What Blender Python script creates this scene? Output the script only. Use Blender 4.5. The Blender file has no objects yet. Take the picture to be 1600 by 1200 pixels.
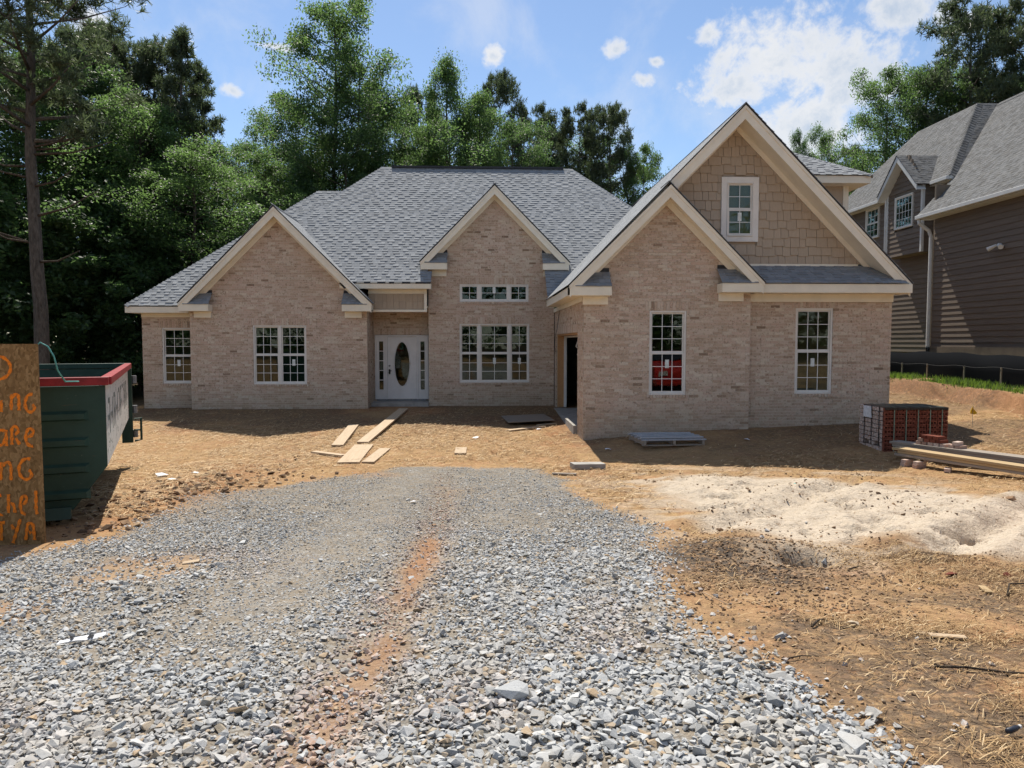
import bpy, math, random
import numpy as np
from mathutils import Vector, Matrix, noise as mnoise

S = bpy.context.scene
COL = S.collection
R = math.radians
random.seed(7)
RNG = np.random.default_rng(11)

# ------------------------------------------------------------------ camera
cam = bpy.data.cameras.new('camera')
cam.sensor_width = 36.0
cam.lens = 36.0 * 1150.0 / 1600.0
cam.clip_start = 0.05
cam.clip_end = 2000
camo = bpy.data.objects.new('camera', cam)
COL.objects.link(camo)
camo.location = (0, 0, 1.8)
yaw, pit = R(2.4), math.atan(65 / 1150.0)
fwd = Vector((math.sin(yaw) * math.cos(pit), math.cos(yaw) * math.cos(pit), -math.sin(pit)))
camo.rotation_euler = fwd.to_track_quat('-Z', 'Y').to_euler()
S.camera = camo

# ------------------------------------------------------------------ light
SUN_EL = R(59)
SUN_DIR = Vector((-0.2, 1.0, 0)).normalized() * math.cos(SUN_EL) + Vector((0, 0, math.sin(SUN_EL)))
sl = bpy.data.lights.new('sun', 'SUN')
sl.energy = 3.0
sl.angle = R(0.5)
sl.color = (1.0, 0.94, 0.84)
so = bpy.data.objects.new('sun', sl)
COL.objects.link(so)
so.rotation_euler = (-SUN_DIR).to_track_quat('-Z', 'Y').to_euler()
so.location = (0, 0, 30)

S.view_settings.view_transform = 'Standard'
S.view_settings.look = 'None'
S.view_settings.exposure = 1.25
S.view_settings.gamma = 1.0
S.view_settings.use_curve_mapping = False
S.render.engine = 'CYCLES'
S.cycles.max_bounces = 8
S.cycles.diffuse_bounces = 4
S.cycles.transparent_max_bounces = 12
S.cycles.use_denoising = True

W = bpy.data.worlds.new('World')
S.world = W
W.use_nodes = True


# ------------------------------------------------------------------ node helpers
class NT:
    def __init__(self, tree):
        self.t = tree
        tree.nodes.clear()

    def n(self, typ, **kw):
        nd = self.t.nodes.new(typ)
        for k, v in kw.items():
            if k.startswith('_'):
                setattr(nd, k[1:], v)
            else:
                key = int(k[1:]) if k[0] == 'i' and k[1:].isdigit() else k.replace('__', ' ')
                self.set(nd.inputs[key], v)
        return nd

    def set(self, sock, v):
        if isinstance(v, bpy.types.NodeSocket):
            self.t.links.new(v, sock)
        else:
            if hasattr(sock.default_value, '__len__') and not hasattr(v, '__len__'):
                v = [v] * len(sock.default_value)
            elif hasattr(sock.default_value, '__len__') and len(v) == 3 and len(sock.default_value) == 4:
                v = (*v, 1.0)
            sock.default_value = v

    def m(self, op, a, b=0.0, c=None, clamp=False):
        nd = self.t.nodes.new('ShaderNodeMath')
        nd.operation = op
        nd.use_clamp = clamp
        self.set(nd.inputs[0], a)
        self.set(nd.inputs[1], b)
        if c is not None:
            self.set(nd.inputs[2], c)
        return nd.outputs[0]

    def vm(self, op, a, b=None, scale=None):
        nd = self.t.nodes.new('ShaderNodeVectorMath')
        nd.operation = op
        self.set(nd.inputs[0], a)
        if b is not None:
            self.set(nd.inputs[1], b)
        if scale is not None:
            self.set(nd.inputs['Scale'], scale)
        return nd.outputs['Value'] if op in ('DOT_PRODUCT', 'LENGTH', 'DISTANCE') else nd.outputs[0]

    def mix(self, f, a, b, blend='MIX'):
        nd = self.t.nodes.new('ShaderNodeMix')
        nd.data_type = 'RGBA'
        nd.blend_type = blend
        nd.clamp_factor = True
        self.set(nd.inputs[0], f)
        self.set(nd.inputs[6], a)
        self.set(nd.inputs[7], b)
        return nd.outputs[2]

    def noise(self, vec, scale, detail=4, rough=0.55, dist=0.0, out='Fac'):
        nd = self.n('ShaderNodeTexNoise', Scale=scale, Detail=detail, Roughness=rough, Distortion=dist)
        if vec is not None:
            self.set(nd.inputs['Vector'], vec)
        return nd.outputs[out]

    def ramp(self, f, stops, interp='LINEAR'):
        nd = self.t.nodes.new('ShaderNodeValToRGB')
        nd.color_ramp.interpolation = interp
        e = nd.color_ramp.elements
        while len(e) < len(stops):
            e.new(0.5)
        for el, (p, c) in zip(e, stops):
            el.position = p
            if not hasattr(c, '__len__'):
                c = (c, c, c)
            el.color = (*c[:3], 1)
        self.set(nd.inputs[0], f)
        return nd.outputs[0]

    def mapr(self, f, a, b, c=0.0, d=1.0, smooth=True):
        nd = self.t.nodes.new('ShaderNodeMapRange')
        if smooth:
            nd.interpolation_type = 'SMOOTHSTEP'
        self.set(nd.inputs[0], f)
        for i, v in enumerate((a, b, c, d)):
            self.set(nd.inputs[i + 1], v)
        return nd.outputs[0]

    def coord(self, w='Object'):
        return self.t.nodes.new('ShaderNodeTexCoord').outputs[w]

    def pos(self):
        return self.t.nodes.new('ShaderNodeNewGeometry').outputs['Position']

    def island(self):
        return self.t.nodes.new('ShaderNodeNewGeometry').outputs['Random Per Island']

    def objrand(self):
        return self.t.nodes.new('ShaderNodeObjectInfo').outputs['Random']

    def attr(self, name):
        nd = self.t.nodes.new('ShaderNodeAttribute')
        nd.attribute_name = name
        return nd.outputs['Fac']

    def bump(self, hgt, strength=0.4, dist=0.01):
        nd = self.n('ShaderNodeBump', Strength=strength, Distance=dist)
        self.set(nd.inputs['Height'], hgt)
        return nd.outputs[0]

    def principled(self, color, rough=0.8, metal=0.0, spec=0.3, normal=None, **kw):
        nd = self.n('ShaderNodeBsdfPrincipled', Roughness=rough, Metallic=metal)
        self.set(nd.inputs['Base Color'], color)
        nd.inputs['Specular IOR Level'].default_value = spec
        if normal is not None:
            self.set(nd.inputs['Normal'], normal)
        for k, v in kw.items():
            self.set(nd.inputs[k.replace('__', ' ')], v)
        return nd.outputs[0]

    def out(self, sh):
        o = self.t.nodes.new('ShaderNodeOutputMaterial')
        self.t.links.new(sh, o.inputs[0])


MATS = {}


def material(name, fn):
    m = bpy.data.materials.new(name)
    m.use_nodes = True
    nt = NT(m.node_tree)
    nt.out(fn(nt))
    MATS[name] = m
    return m


# ------------------------------------------------------------------ sky: daylight sky plus cumulus cloud
def build_world():
    t = NT(W.node_tree)
    sky = t.t.nodes.new('ShaderNodeTexSky')
    sky.sky_type = 'NISHITA'
    sky.sun_disc = False
    sky.sun_elevation = SUN_EL
    sky.sun_rotation = math.atan2(SUN_DIR.x, SUN_DIR.y)
    sky.altitude = 100
    sky.air_density = 1.0
    sky.dust_density = 0.3
    sky.ozone_density = 3.0
    bg = t.n('ShaderNodeBackground', Strength=0.060)
    t.set(bg.inputs[0], sky.outputs[0])
    d = t.coord('Generated')
    nA = t.noise(d, 7.0, 8, 0.6, 0.3)
    n1 = t.vm('SUBTRACT', t.noise(d, 9.0, 3, 0.5, out='Color'), (.5, .5, .5))
    n2 = t.vm('SUBTRACT', t.noise(d, 30.0, 4, 0.6, out='Color'), (.5, .5, .5))
    n3 = t.vm('SUBTRACT', t.noise(d, 95.0, 4, 0.65, out='Color'), (.5, .5, .5))
    wv = t.vm('ADD', t.vm('ADD', t.vm('SCALE', n1, scale=1.1), t.vm('SCALE', n2, scale=1.2)), t.vm('SCALE', n3, scale=.7))
    wx = t.t.nodes.new('ShaderNodeSeparateXYZ')
    t.set(wx.inputs[0], wv)
    warp = t.m('MULTIPLY', wx.outputs[2], .8)
    # cumulus heads: (azimuth deg from +Y toward +X, elevation deg, half width deg, half height deg)
    heads = [(22.0, 19.6, 5.4, 3.2), (25.6, 17.6, 4.4, 3.4), (18.6, 17.9, 3.0, 1.7), (16.9, 21.6, 1.2, 1.1), (24.0, 15.2, 4.8, 2.6), (28.6, 17.3, 1.6, 1.3),
             (29.6, 21.6, 2.6, 1.5), (32.2, 20.6, .8, .8), (33.4, 19.9, .7, .7), (0.9, 20.8, .85, .8), (10.1, 21.0, 1.15, .8),
             (12.3, 19.0, 1.0, .55), (13.2, 20.1, .6, .4), (-18.1, 17.4, .8, .5), (-15.0, 20.5, 1.7, .35),
             (-27, 20.5, 1.4, 1.4), (38, 30, 8, 3), (-45, 24, 9, 4),
             (-70, 40, 14, 7), (75, 34, 15, 7), (110, 28, 16, 8), (-110, 25, 18, 8), (150, 32, 16, 8), (180, 22, 15, 7),
             (-150, 38, 14, 8), (45, 55, 10, 6), (-40, 58, 9, 5), (205, 55, 14, 8)]
    best = None
    for az, el, hw, hh in heads:
        a, e = R(az), R(el)
        c = Vector((math.sin(a) * math.cos(e), math.cos(a) * math.cos(e), math.sin(e)))
        rx = Vector((math.cos(a), -math.sin(a), 0))
        ry = rx.cross(-c) * -1
        ry = c.cross(rx) * -1 if ry.z < 0 else ry
        if ry.z < 0:
            ry = -ry
        u = t.m('ADD', t.m('DIVIDE', t.vm('DOT_PRODUCT', d, tuple(rx)), math.tan(R(hw))), wx.outputs[0])
        v = t.m('ADD', t.m('DIVIDE', t.vm('DOT_PRODUCT', d, tuple(ry)), math.tan(R(hh))), wx.outputs[1])
        front = t.m('GREATER_THAN', t.vm('DOT_PRODUCT', d, tuple(c)), 0.0)
        r2 = t.m('ADD', t.m('MULTIPLY', u, u), t.m('MULTIPLY', v, v))
        f = t.m('SUBTRACT', 1.0, t.m('SQRT', r2))
        f = t.m('SUBTRACT', t.m('MULTIPLY', t.m('ADD', f, 3.0), front), 3.0)
        best = f if best is None else t.m('MAXIMUM', best, f)
    fA = t.noise(d, 15.0, 9, 0.62, 0.6)
    fB = t.noise(t.vm('ADD', d, (4.0, 1.0, 2.0)), 48.0, 7, 0.66, 0.4)
    dens = t.m('ADD', best, t.m('ADD', t.m('MULTIPLY', t.m('SUBTRACT', fA, 0.5), 2.0), t.m('MULTIPLY', t.m('SUBTRACT', fB, 0.5), 1.1)))
    mask = t.mapr(dens, -0.15, 0.75)
    thin = t.mapr(nA, 0.44, 0.74, 0.0, 0.38)
    mask = t.m('MAXIMUM', mask, thin)
    nC = t.noise(t.vm('ADD', d, (0.0, 0.02, 0.06)), 8.0, 6, 0.6)
    body = t.mapr(t.m('ADD', t.m('MULTIPLY', dens, .7), t.m('MULTIPLY', nC, 1.1)), 0.75, 1.75)
    ccol = t.mix(body, (1.0, 0.99, 0.97), (0.56, 0.66, 0.80))
    cb = t.n('ShaderNodeBackground', Strength=0.39)
    t.set(cb.inputs[0], ccol)
    mx = t.t.nodes.new('ShaderNodeMixShader')
    t.set(mx.inputs[0], t.m('MULTIPLY', mask, 0.87))
    t.t.links.new(bg.outputs[0], mx.inputs[1])
    t.t.links.new(cb.outputs[0], mx.inputs[2])
    o = t.t.nodes.new('ShaderNodeOutputWorld')
    t.t.links.new(mx.outputs[0], o.inputs[0])


build_world()


# ------------------------------------------------------------------ mesh builder
class MB:
    def __init__(self):
        self.v, self.f = [], []

    def poly(self, pts):
        i = len(self.v)
        self.v += [tuple(p) for p in pts]
        self.f.append(tuple(range(i, i + len(pts))))

    def box(self, x0, x1, y0, y1, z0, z1):
        self.hexa([(x0, y0, z0), (x1, y0, z0), (x1, y1, z0), (x0, y1, z0), (x0, y0, z1), (x1, y0, z1), (x1, y1, z1), (x0, y1, z1)])
        return self

    def hexa(self, p, skip=()):
        i = len(self.v)
        self.v += [tuple(q) for q in p]
        for k, f in enumerate(((0, 3, 2, 1), (4, 5, 6, 7), (0, 1, 5, 4), (1, 2, 6, 5), (2, 3, 7, 6), (3, 0, 4, 7))):
            if k not in skip:
                self.f.append(tuple(i + q for q in f))

    def obox(self, O, U, V, Nn, u0, u1, v0, v1, n0, n1, skip=()):
        P = lambda u, v, w: O + U * u + V * v + Nn * w
        self.hexa([P(u0, v0, n0), P(u1, v0, n0), P(u1, v1, n0), P(u0, v1, n0), P(u0, v0, n1), P(u1, v0, n1), P(u1, v1, n1), P(u0, v1, n1)], skip)

    def prism(self, pts, ext):
        ext = Vector(ext)
        n = len(pts)
        i = len(self.v)
        self.v += [tuple(p) for p in pts] + [tuple(Vector(p) + ext) for p in pts]
        self.f.append(tuple(range(i + n - 1, i - 1, -1)))
        self.f.append(tuple(range(i + n, i + 2 * n)))
        for k in range(n):
            j = (k + 1) % n
            self.f.append((i + k, i + j, i + n + j, i + n + k))

    def tube(self, path, radii, seg=8, cap=True):
        path = [Vector(p) for p in path]
        if not hasattr(radii, '__len__'):
            radii = [radii] * len(path)
        base = len(self.v)
        ref = None
        for k, p in enumerate(path):
            tdir = (path[min(k + 1, len(path) - 1)] - path[max(k - 1, 0)]).normalized()
            if ref is None:
                ref = tdir.orthogonal().normalized()
            ref = (ref - tdir * ref.dot(tdir)).normalized()
            b = tdir.cross(ref)
            for s in range(seg):
                a = 2 * math.pi * s / seg
                self.v.append(tuple(p + (ref * math.cos(a) + b * math.sin(a)) * radii[k]))
        for k in range(len(path) - 1):
            for s in range(seg):
                a, b2 = base + k * seg + s, base + k * seg + (s + 1) % seg
                self.f.append((a, b2, b2 + seg, a + seg))
        if cap:
            self.f.append(tuple(base + s for s in range(seg - 1, -1, -1)))
            e = base + (len(path) - 1) * seg
            self.f.append(tuple(e + s for s in range(seg)))
        return self

    def mesh(self, name, mat):
        me = bpy.data.meshes.new(name)
        me.from_pydata(self.v, [], self.f)
        if mat is not None:
            me.materials.append(mat)
        me.update()
        return me

    def build(self, name, mat, parent=None, smooth=False, bevel=0.0):
        me = self.mesh(name, mat)
        if smooth:
            me.polygons.foreach_set('use_smooth', [True] * len(me.polygons))
        o = bpy.data.objects.new(name, me)
        COL.objects.link(o)
        if parent:
            o.parent = parent
        if bevel:
            b = o.modifiers.new('bevel', 'BEVEL')
            b.width = bevel
            b.segments = 2
            b.limit_method = 'ANGLE'
        return o


def np_mesh(name, V, F, mat, fsize):
    """fast mesh from numpy arrays; F is (n, fsize)"""
    me = bpy.data.meshes.new(name)
    nf = len(F)
    me.vertices.add(len(V))
    me.vertices.foreach_set('co', np.ascontiguousarray(V, dtype=np.float32).ravel())
    me.loops.add(nf * fsize)
    me.loops.foreach_set('vertex_index', np.ascontiguousarray(F, dtype=np.int32).ravel())
    me.polygons.add(nf)
    me.polygons.foreach_set('loop_start', np.arange(0, nf * fsize, fsize, dtype=np.int32))
    me.polygons.foreach_set('loop_total', np.full(nf, fsize, dtype=np.int32))
    me.materials.append(mat)
    me.update(calc_edges=True)
    me.shade_flat()
    return me


def link(name, me, parent=None):
    o = bpy.data.objects.new(name, me)
    COL.objects.link(o)
    if parent:
        o.parent = parent
    return o


def tag(o, label=None, cat=None, group=None, kind=None):
    if label:
        o['label'] = label
    if cat:
        o['category'] = cat
    if group:
        o['group'] = group
    if kind:
        o['kind'] = kind
    return o


def empty(name, loc=(0, 0, 0), rz=0.0):
    o = bpy.data.objects.new(name, None)
    COL.objects.link(o)
    o.location = loc
    o.rotation_euler = (0, 0, rz)
    o.empty_display_size = 0.3
    return o


# ------------------------------------------------------------------ numpy noise
def vnoise(x, y, seed=0):
    xi, yi = np.floor(x).astype(np.int64), np.floor(y).astype(np.int64)
    xf, yf = x - xi, y - yi
    u, v = xf * xf * (3 - 2 * xf), yf * yf * (3 - 2 * yf)

    def hsh(a, b):
        n = (a * 374761393 + b * 668265263 + seed * 974634777) & 0xffffffff
        n = ((n ^ (n >> 13)) * 1274126177) & 0xffffffff
        return ((n ^ (n >> 16)) & 0xffff) / 65535.0
    return (hsh(xi, yi) * (1 - u) + hsh(xi + 1, yi) * u) * (1 - v) + (hsh(xi, yi + 1) * (1 - u) + hsh(xi + 1, yi + 1) * u) * v


def fbm(x, y, seed=0, oct=4):
    s, a, tot = 0.0, 1.0, 0.0
    for k in range(oct):
        s = s + a * vnoise(x * 2 ** k + 17.3 * k, y * 2 ** k - 9.1 * k, seed + k)
        tot += a
        a *= 0.5
    return s / tot


def sstep(a, b, x):
    t = np.clip((x - a) / (b - a), 0, 1)
    return t * t * (3 - 2 * t)


def sdf_poly(x, y, P):
    """signed distance to a polygon, positive inside"""
    x, y = np.asarray(x, float), np.asarray(y, float)
    d = np.full(x.shape, 1e9)
    ins = np.zeros(x.shape, bool)
    n = len(P)
    for i in range(n):
        ax, ay = P[i]
        bx, by = P[(i + 1) % n]
        ex, ey = bx - ax, by - ay
        tt = np.clip(((x - ax) * ex + (y - ay) * ey) / (ex * ex + ey * ey + 1e-9), 0, 1)
        d = np.minimum(d, np.hypot(x - ax - ex * tt, y - ay - ey * tt))
        if ey != 0:
            c = ((ay > y) != (by > y)) & (x < ex * (y - ay) / ey + ax)
            ins ^= c
    return np.where(ins, d, -d)


def dist_line(x, y, P):
    x, y = np.asarray(x, float), np.asarray(y, float)
    d = np.full(x.shape, 1e9)
    for (ax, ay), (bx, by) in zip(P[:-1], P[1:]):
        ex, ey = bx - ax, by - ay
        tt = np.clip(((x - ax) * ex + (y - ay) * ey) / (ex * ex + ey * ey), 0, 1)
        d = np.minimum(d, np.hypot(x - ax - ex * tt, y - ay - ey * tt))
    return d


# ------------------------------------------------------------------ terrain height
GY = np.array([-40, 0, 2.5, 6, 9, 12, 14, 16, 18, 20, 22, 24, 30, 40, 100.0])
GC = {-14: [.5, .3, .25, .05, -.1, -.2, -.3, -.3, -.3, -.3, -.3, -.3, -.2, 0, 1],
      -8: [.4, .2, .15, -.05, -.2, -.38, -.48, -.55, -.55, -.42, -.18, -.15, -.15, 0, 1],
      -2: [.4, .2, .15, -.08, -.28, -.45, -.52, -.52, -.5, -.4, -.2, -.15, -.1, 0, 1],
      2: [.4, .2, .15, -.08, -.25, -.42, -.5, -.42, -.4, -.3, -.2, -.15, -.1, 0, 1],
      5: [.4, .2, .15, -.05, -.2, -.38, -.42, -.2, -.2, -.2, -.2, -.15, -.1, 0, 1],
      9: [.4, .2, .15, 0, -.15, -.28, -.25, -.1, -.05, 0, .05, .1, .2, .4, 1],
      12: [.45, .25, .2, .05, -.08, -.15, -.12, .03, .13, .18, .21, .24, .3, .5, 1],
      30: [.6, .4, .35, .2, .08, 0, .0, .08, .16, .2, .23, .26, .4, .7, 1]}
GX = np.array(sorted(GC))
GT = np.array([GC[k] for k in sorted(GC)])

GRAVEL = [(-3.7, 7.6), (-4.02, 10.29), (-2.88, 12.18), (-1.21, 13.63), (0.56, 13.46), (1.36, 12.07), (1.32, 9.81), (1.77, 7.45),
          (1.75, 6.38), (1.35, 5.35), (1.34, 4.41), (1.39, 3.77), (1.49, 3.29), (1.53, 2.85), (1.7, 1.5), (1.9, -6), (-7, -6), (-6.5, 5), (-4.6, 6.1)]
SAND = [(2.35, 11.3), (3.1, 12.2), (4.2, 11.6), (5.76, 11.15), (6.02, 10.04), (6.36, 9.06), (7.6, 8.9), (9.5, 7.6), (9.0, 6.2), (6.5, 5.9), (4.71, 6.11), (4.27, 6.05),
        (3.88, 6.65), (3.18, 6.72), (2.85, 7.35), (2.6, 7.91), (2.5, 9.5)]
CLAY = [(-0.71, 13.07), (-0.47, 8.89), (-0.51, 7.05), (-0.59, 5.45), (-0.58, 4.33), (-0.66, 3.58), (-0.72, 3.0), (-0.8, 1.5)]
RUT1 = [(8.2, 9.6), (6.36, 8.28), (5.2, 7.29), (4.15, 6.4)]
RUT2 = [(5.66, 10.95), (3.38, 8.47), (2.29, 7.63)]
MOUND = [(1.75, 6.38), (2.43, 6.85), (2.86, 6.41), (2.28, 5.67)]


def CLAYF(x, y):
    """where the clay streak shows through: broken patches, faint towards the house"""
    return sstep(.34, .60, fbm(x * .9, y * .75 + 3.0, 111, 3)) * (1 - .55 * sstep(7.5, 9.5, y)) * (1 - .25 * sstep(4.6, 3.8, y)) 


def bilerp(x, y):
    x, y = np.asarray(x, float), np.asarray(y, float)
    rows = np.stack([np.interp(y, GY, r) for r in GT])
    k = np.clip(np.searchsorted(GX, x) - 1, 0, len(GX) - 2)
    t = np.clip((x - GX[k]) / (GX[k + 1] - GX[k]), 0, 1)
    idx = np.arange(x.size)
    rf = rows.reshape(len(GX), -1)
    kf = k.ravel()
    return (rf[kf, idx] * (1 - t.ravel()) + rf[kf + 1, idx] * t.ravel()).reshape(x.shape)


def height(x, y, fine=True):
    x, y = np.atleast_1d(np.asarray(x, float)), np.atleast_1d(np.asarray(y, float))
    z = bilerp(x, y)
    xb = 13.05 + 0.9 * (fbm(x * .5, y * .6, 3, 3) - .5)
    z = z + .42 * sstep(xb - .14, xb + .10, x) * sstep(13, 15.5, y)
    if not fine:
        return z
    near_house = sstep(0.0, 1.2, -np.maximum(np.maximum(-10.4 - x, x - 9.6), np.maximum(16.2 - y, y - 40)))
    n = .09 * (fbm(x * .45, y * .45, 21, 3) - .5) + .05 * (fbm(x * 2.2, y * 2.2, 31, 4) - .5) + .02 * (fbm(x * 9, y * 9, 41, 3) - .5)
    sd = sdf_poly(x, y, SAND)
    sn = sstep(-.1, .5, sd)
    z = z + sn * (.01 + .07 * (fbm(x * 1.1 + 5, y * 1.1, 51, 4) - .5) + .12 * (fbm(x * 3.6, y * 3.6, 53, 4) - .5) + .07 * (fbm(x * 9, y * 9, 55, 3) - .5) - .10 * sstep(.58, .72, fbm(x * 2.2 + 9, y * 2.8, 57, 4)))
    d1, d2 = dist_line(x, y, RUT1), dist_line(x, y, RUT2)
    for d, dep in ((d1, .13), (d2, .08)):
        z = z - dep * np.exp(-(d / .17) ** 2) + .4 * dep * np.exp(-((d - .38) / .14) ** 2)
        z = z + .016 * np.exp(-(d / .24) ** 2) * np.sin(d * 80)
    dm = np.hypot((x - 2.42) / .55, (y - 6.55) / .35)
    z = z + .13 * np.exp(-dm ** 2) - .24 * np.exp(-(np.hypot((x - 2.83) / .19, (y - 6.2) / .16)) ** 2)
    z = z - .05 * np.exp(-(dist_line(x, y, CLAY) / .3) ** 2)
    # wheel marks and a spoil bank beside the dumpster
    z = z + .06 * np.exp(-((x + 4.3) / .5) ** 2 - ((y - 11.0) / 2.0) ** 2) * (fbm(x * 4, y * 4, 61, 3) * 2)
    return z + n * (1 - .75 * near_house)


def gz(x, y):
    return float(height(x, y)[0])


# ------------------------------------------------------------------ materials
def m_ground(t):
    p = t.pos()
    n1 = t.noise(p, 1.3, 6, .6)
    n2 = t.noise(p, 9, 6, .65)
    n3 = t.noise(p, 45, 5, .7)
    st = t.vm('MULTIPLY', p, (1.0, 1.0, 0.2))
    # straw flecks: two stretched noises crossing
    rot = t.n('ShaderNodeVectorRotate', _rotation_type='Z_AXIS', Angle=0.7)
    t.set(rot.inputs['Vector'], p)
    sA = t.noise(t.vm('MULTIPLY', p, (14, 75, 20)), 1.0, 3, .6, .4)
    sB = t.noise(t.vm('MULTIPLY', rot.outputs[0], (80, 13, 20)), 1.0, 3, .6, .4)
    fleck = t.m('MAXIMUM', t.mapr(sA, .44, .60), t.mapr(sB, .47, .62))
    clay = t.ramp(n2, [(.25, (.19, .080, .038)), (.5, (.31, .155, .078)), (.75, (.42, .245, .13))])
    tan = t.ramp(n2, [(.25, (.20, .115, .060)), (.55, (.36, .22, .118)), (.8, (.46, .305, .17))])
    strawc = t.ramp(n3, [(.2, (.29, .18, .08)), (.6, (.475, .32, .155)), (.9, (.60, .445, .25))])
    base = t.mix(t.mapr(n1, .48, .68, 0, .8), tan, clay)
    cover = t.attr('straw')
    fl = t.m('MULTIPLY', fleck, t.m('MULTIPLY', cover, t.mapr(t.noise(p, 3.2, 4, .6), .3, .6, .25, 1.0)))
    col = t.mix(fl, base, strawc)
    col = t.mix(t.m('MULTIPLY', t.attr('clay'), t.mapr(n2, .3, .6, .55, 1.0)), col, clay)
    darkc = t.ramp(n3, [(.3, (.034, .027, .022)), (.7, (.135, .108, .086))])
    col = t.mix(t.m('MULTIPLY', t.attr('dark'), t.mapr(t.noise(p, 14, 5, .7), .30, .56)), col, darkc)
    sandc = t.ramp(t.m('ADD', t.m('MULTIPLY', n2, .6), t.m('MULTIPLY', n3, .4)), [(.25, (.38, .305, .22)), (.5, (.50, .42, .325)), (.8, (.57, .495, .40))])
    speck = t.mapr(t.noise(p, 15, 5, .78), .56, .64)
    sandc = t.mix(t.m('MULTIPLY', speck, .75), sandc, (.22, .155, .10))
    col = t.mix(t.attr('sand'), col, sandc)
    gfine = t.n('ShaderNodeTexVoronoi', Scale=36.0)
    t.set(gfine.inputs['Vector'], p)
    gcol = t.ramp(gfine.outputs['Color'], [(0, (.20, .185, .16)), (.5, (.31, .295, .265)), (1, (.40, .385, .355))])
    gcol = t.mix(t.mapr(gfine.outputs['Distance'], .3, .75), gcol, (.19, .165, .135))
    dirt = t.ramp(n3, [(.3, (.19, .155, .115)), (.7, (.34, .29, .225))])
    gcol = t.mix(t.mapr(n2, .42, .62), gcol, dirt)
    col = t.mix(t.m('MULTIPLY', t.attr('gravel'), t.m('SUBTRACT', 1.0, t.m('MULTIPLY', t.attr('clay'), .85))), col, gcol)
    grassc = t.ramp(n3, [(.3, (.035, .07, .012)), (.7, (.10, .17, .03))])
    col = t.mix(t.attr('grass'), col, grassc)
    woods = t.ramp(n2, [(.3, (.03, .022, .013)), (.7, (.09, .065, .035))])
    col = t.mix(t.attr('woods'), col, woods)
    grit = t.noise(p, 85, 4, .75)
    col = t.mix(t.mapr(grit, .40, .28, 0, .6), col, t.mix(1.0, col, (.38, .36, .34), 'MULTIPLY'))
    col = t.mix(t.mapr(grit, .60, .74, 0, .5), col, t.mix(1.0, col, (1.5, 1.45, 1.4), 'MULTIPLY'))
    hgt = t.m('ADD', t.m('MULTIPLY', n3, .6), t.m('ADD', t.m('MULTIPLY', fl, .5), t.m('MULTIPLY', n2, .8)))
    lump = t.noise(p, 13, 5, .7)
    hgt = t.m('ADD', hgt, t.m('MULTIPLY', t.attr('sand'), t.m('MULTIPLY', lump, 2.6)))
    return t.principled(col, .95, spec=.1, normal=t.bump(hgt, .8, .022))


def m_brick(t):
    r = t.m('FRACT', t.m('ADD', t.objrand(), t.island()))
    p = t.pos()
    col = t.ramp(r, [(0, (.24, .165, .12)), (.018, (.34, .245, .18)), (.03, (.46, .34, .26)), (.30, (.52, .395, .305)),
                     (.31, (.54, .395, .315)), (.62, (.565, .43, .35)), (.63, (.575, .455, .37)), (.88, (.60, .49, .40)), (.89, (.64, .55, .45)), (1, (.60, .50, .40))])
    n = t.noise(p, 17, 4, .75)
    col = t.mix(t.mapr(n, .53, .65, 0, .85), col, (.26, .18, .13))
    n2 = t.noise(t.vm('ADD', p, (3.1, 7.7, 1.3)), 21, 4, .75)
    col = t.mix(t.mapr(n2, .55, .68, 0, .7), col, (.68, .60, .48))
    big = t.noise(p, .6, 3, .5)
    col = t.mix(t.mapr(big, .35, .65, 0, .18), col, (.38, .30, .205))
    sx = t.t.nodes.new('ShaderNodeSeparateXYZ')
    t.set(sx.inputs[0], p)
    splash = t.m('MULTIPLY', t.mapr(sx.outputs[2], .75, -.15), t.mapr(t.noise(p, 4, 5, .7), .3, .65, .2, .55))
    col = t.mix(splash, col, (.33, .27, .19))
    return t.principled(col, .9, spec=.15, normal=t.bump(n, .5, .004))


def m_mortar(t):
    p = t.pos()
    n = t.noise(p, 30, 5, .65)
    col = t.ramp(n, [(.3, (.50, .42, .32)), (.7, (.64, .56, .45))])
    return t.principled(col, .95, spec=.1, normal=t.bump(n, .4, .004))


def m_shingle(t, dark=(.205, .215, .226), lite=(.295, .307, .32)):
    r = t.m('FRACT', t.m('ADD', t.objrand(), t.island()))
    p = t.pos()
    g = t.noise(p, 160, 3, .7)
    col = t.mix(r, dark, lite)
    blend = t.noise(p, 5, 4, .6)
    col = t.mix(t.mapr(blend, .35, .65, 0, .35), col, (.20, .21, .222))
    col = t.mix(t.mapr(g, .5, .75, 0, .4), col, (.36, .37, .385))
    col = t.mix(t.mapr(g, .45, .25, 0, .4), col, (.10, .105, .11))
    return t.principled(col, .93, spec=.18, normal=t.bump(g, .6, .004))


def m_paint(color, rough=.55, var=.06, scale=3.0):
    def f(t):
        p = t.pos()
        n = t.noise(p, scale, 5, .6)
        c2 = tuple(max(0, c * (1 - 3 * var)) for c in color)
        col = t.mix(t.mapr(n, .35, .7), color, c2)
        fine = t.noise(p, 40, 3, .6)
        return t.principled(col, rough, spec=.3, normal=t.bump(fine, .12, .003))
    return f


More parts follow.
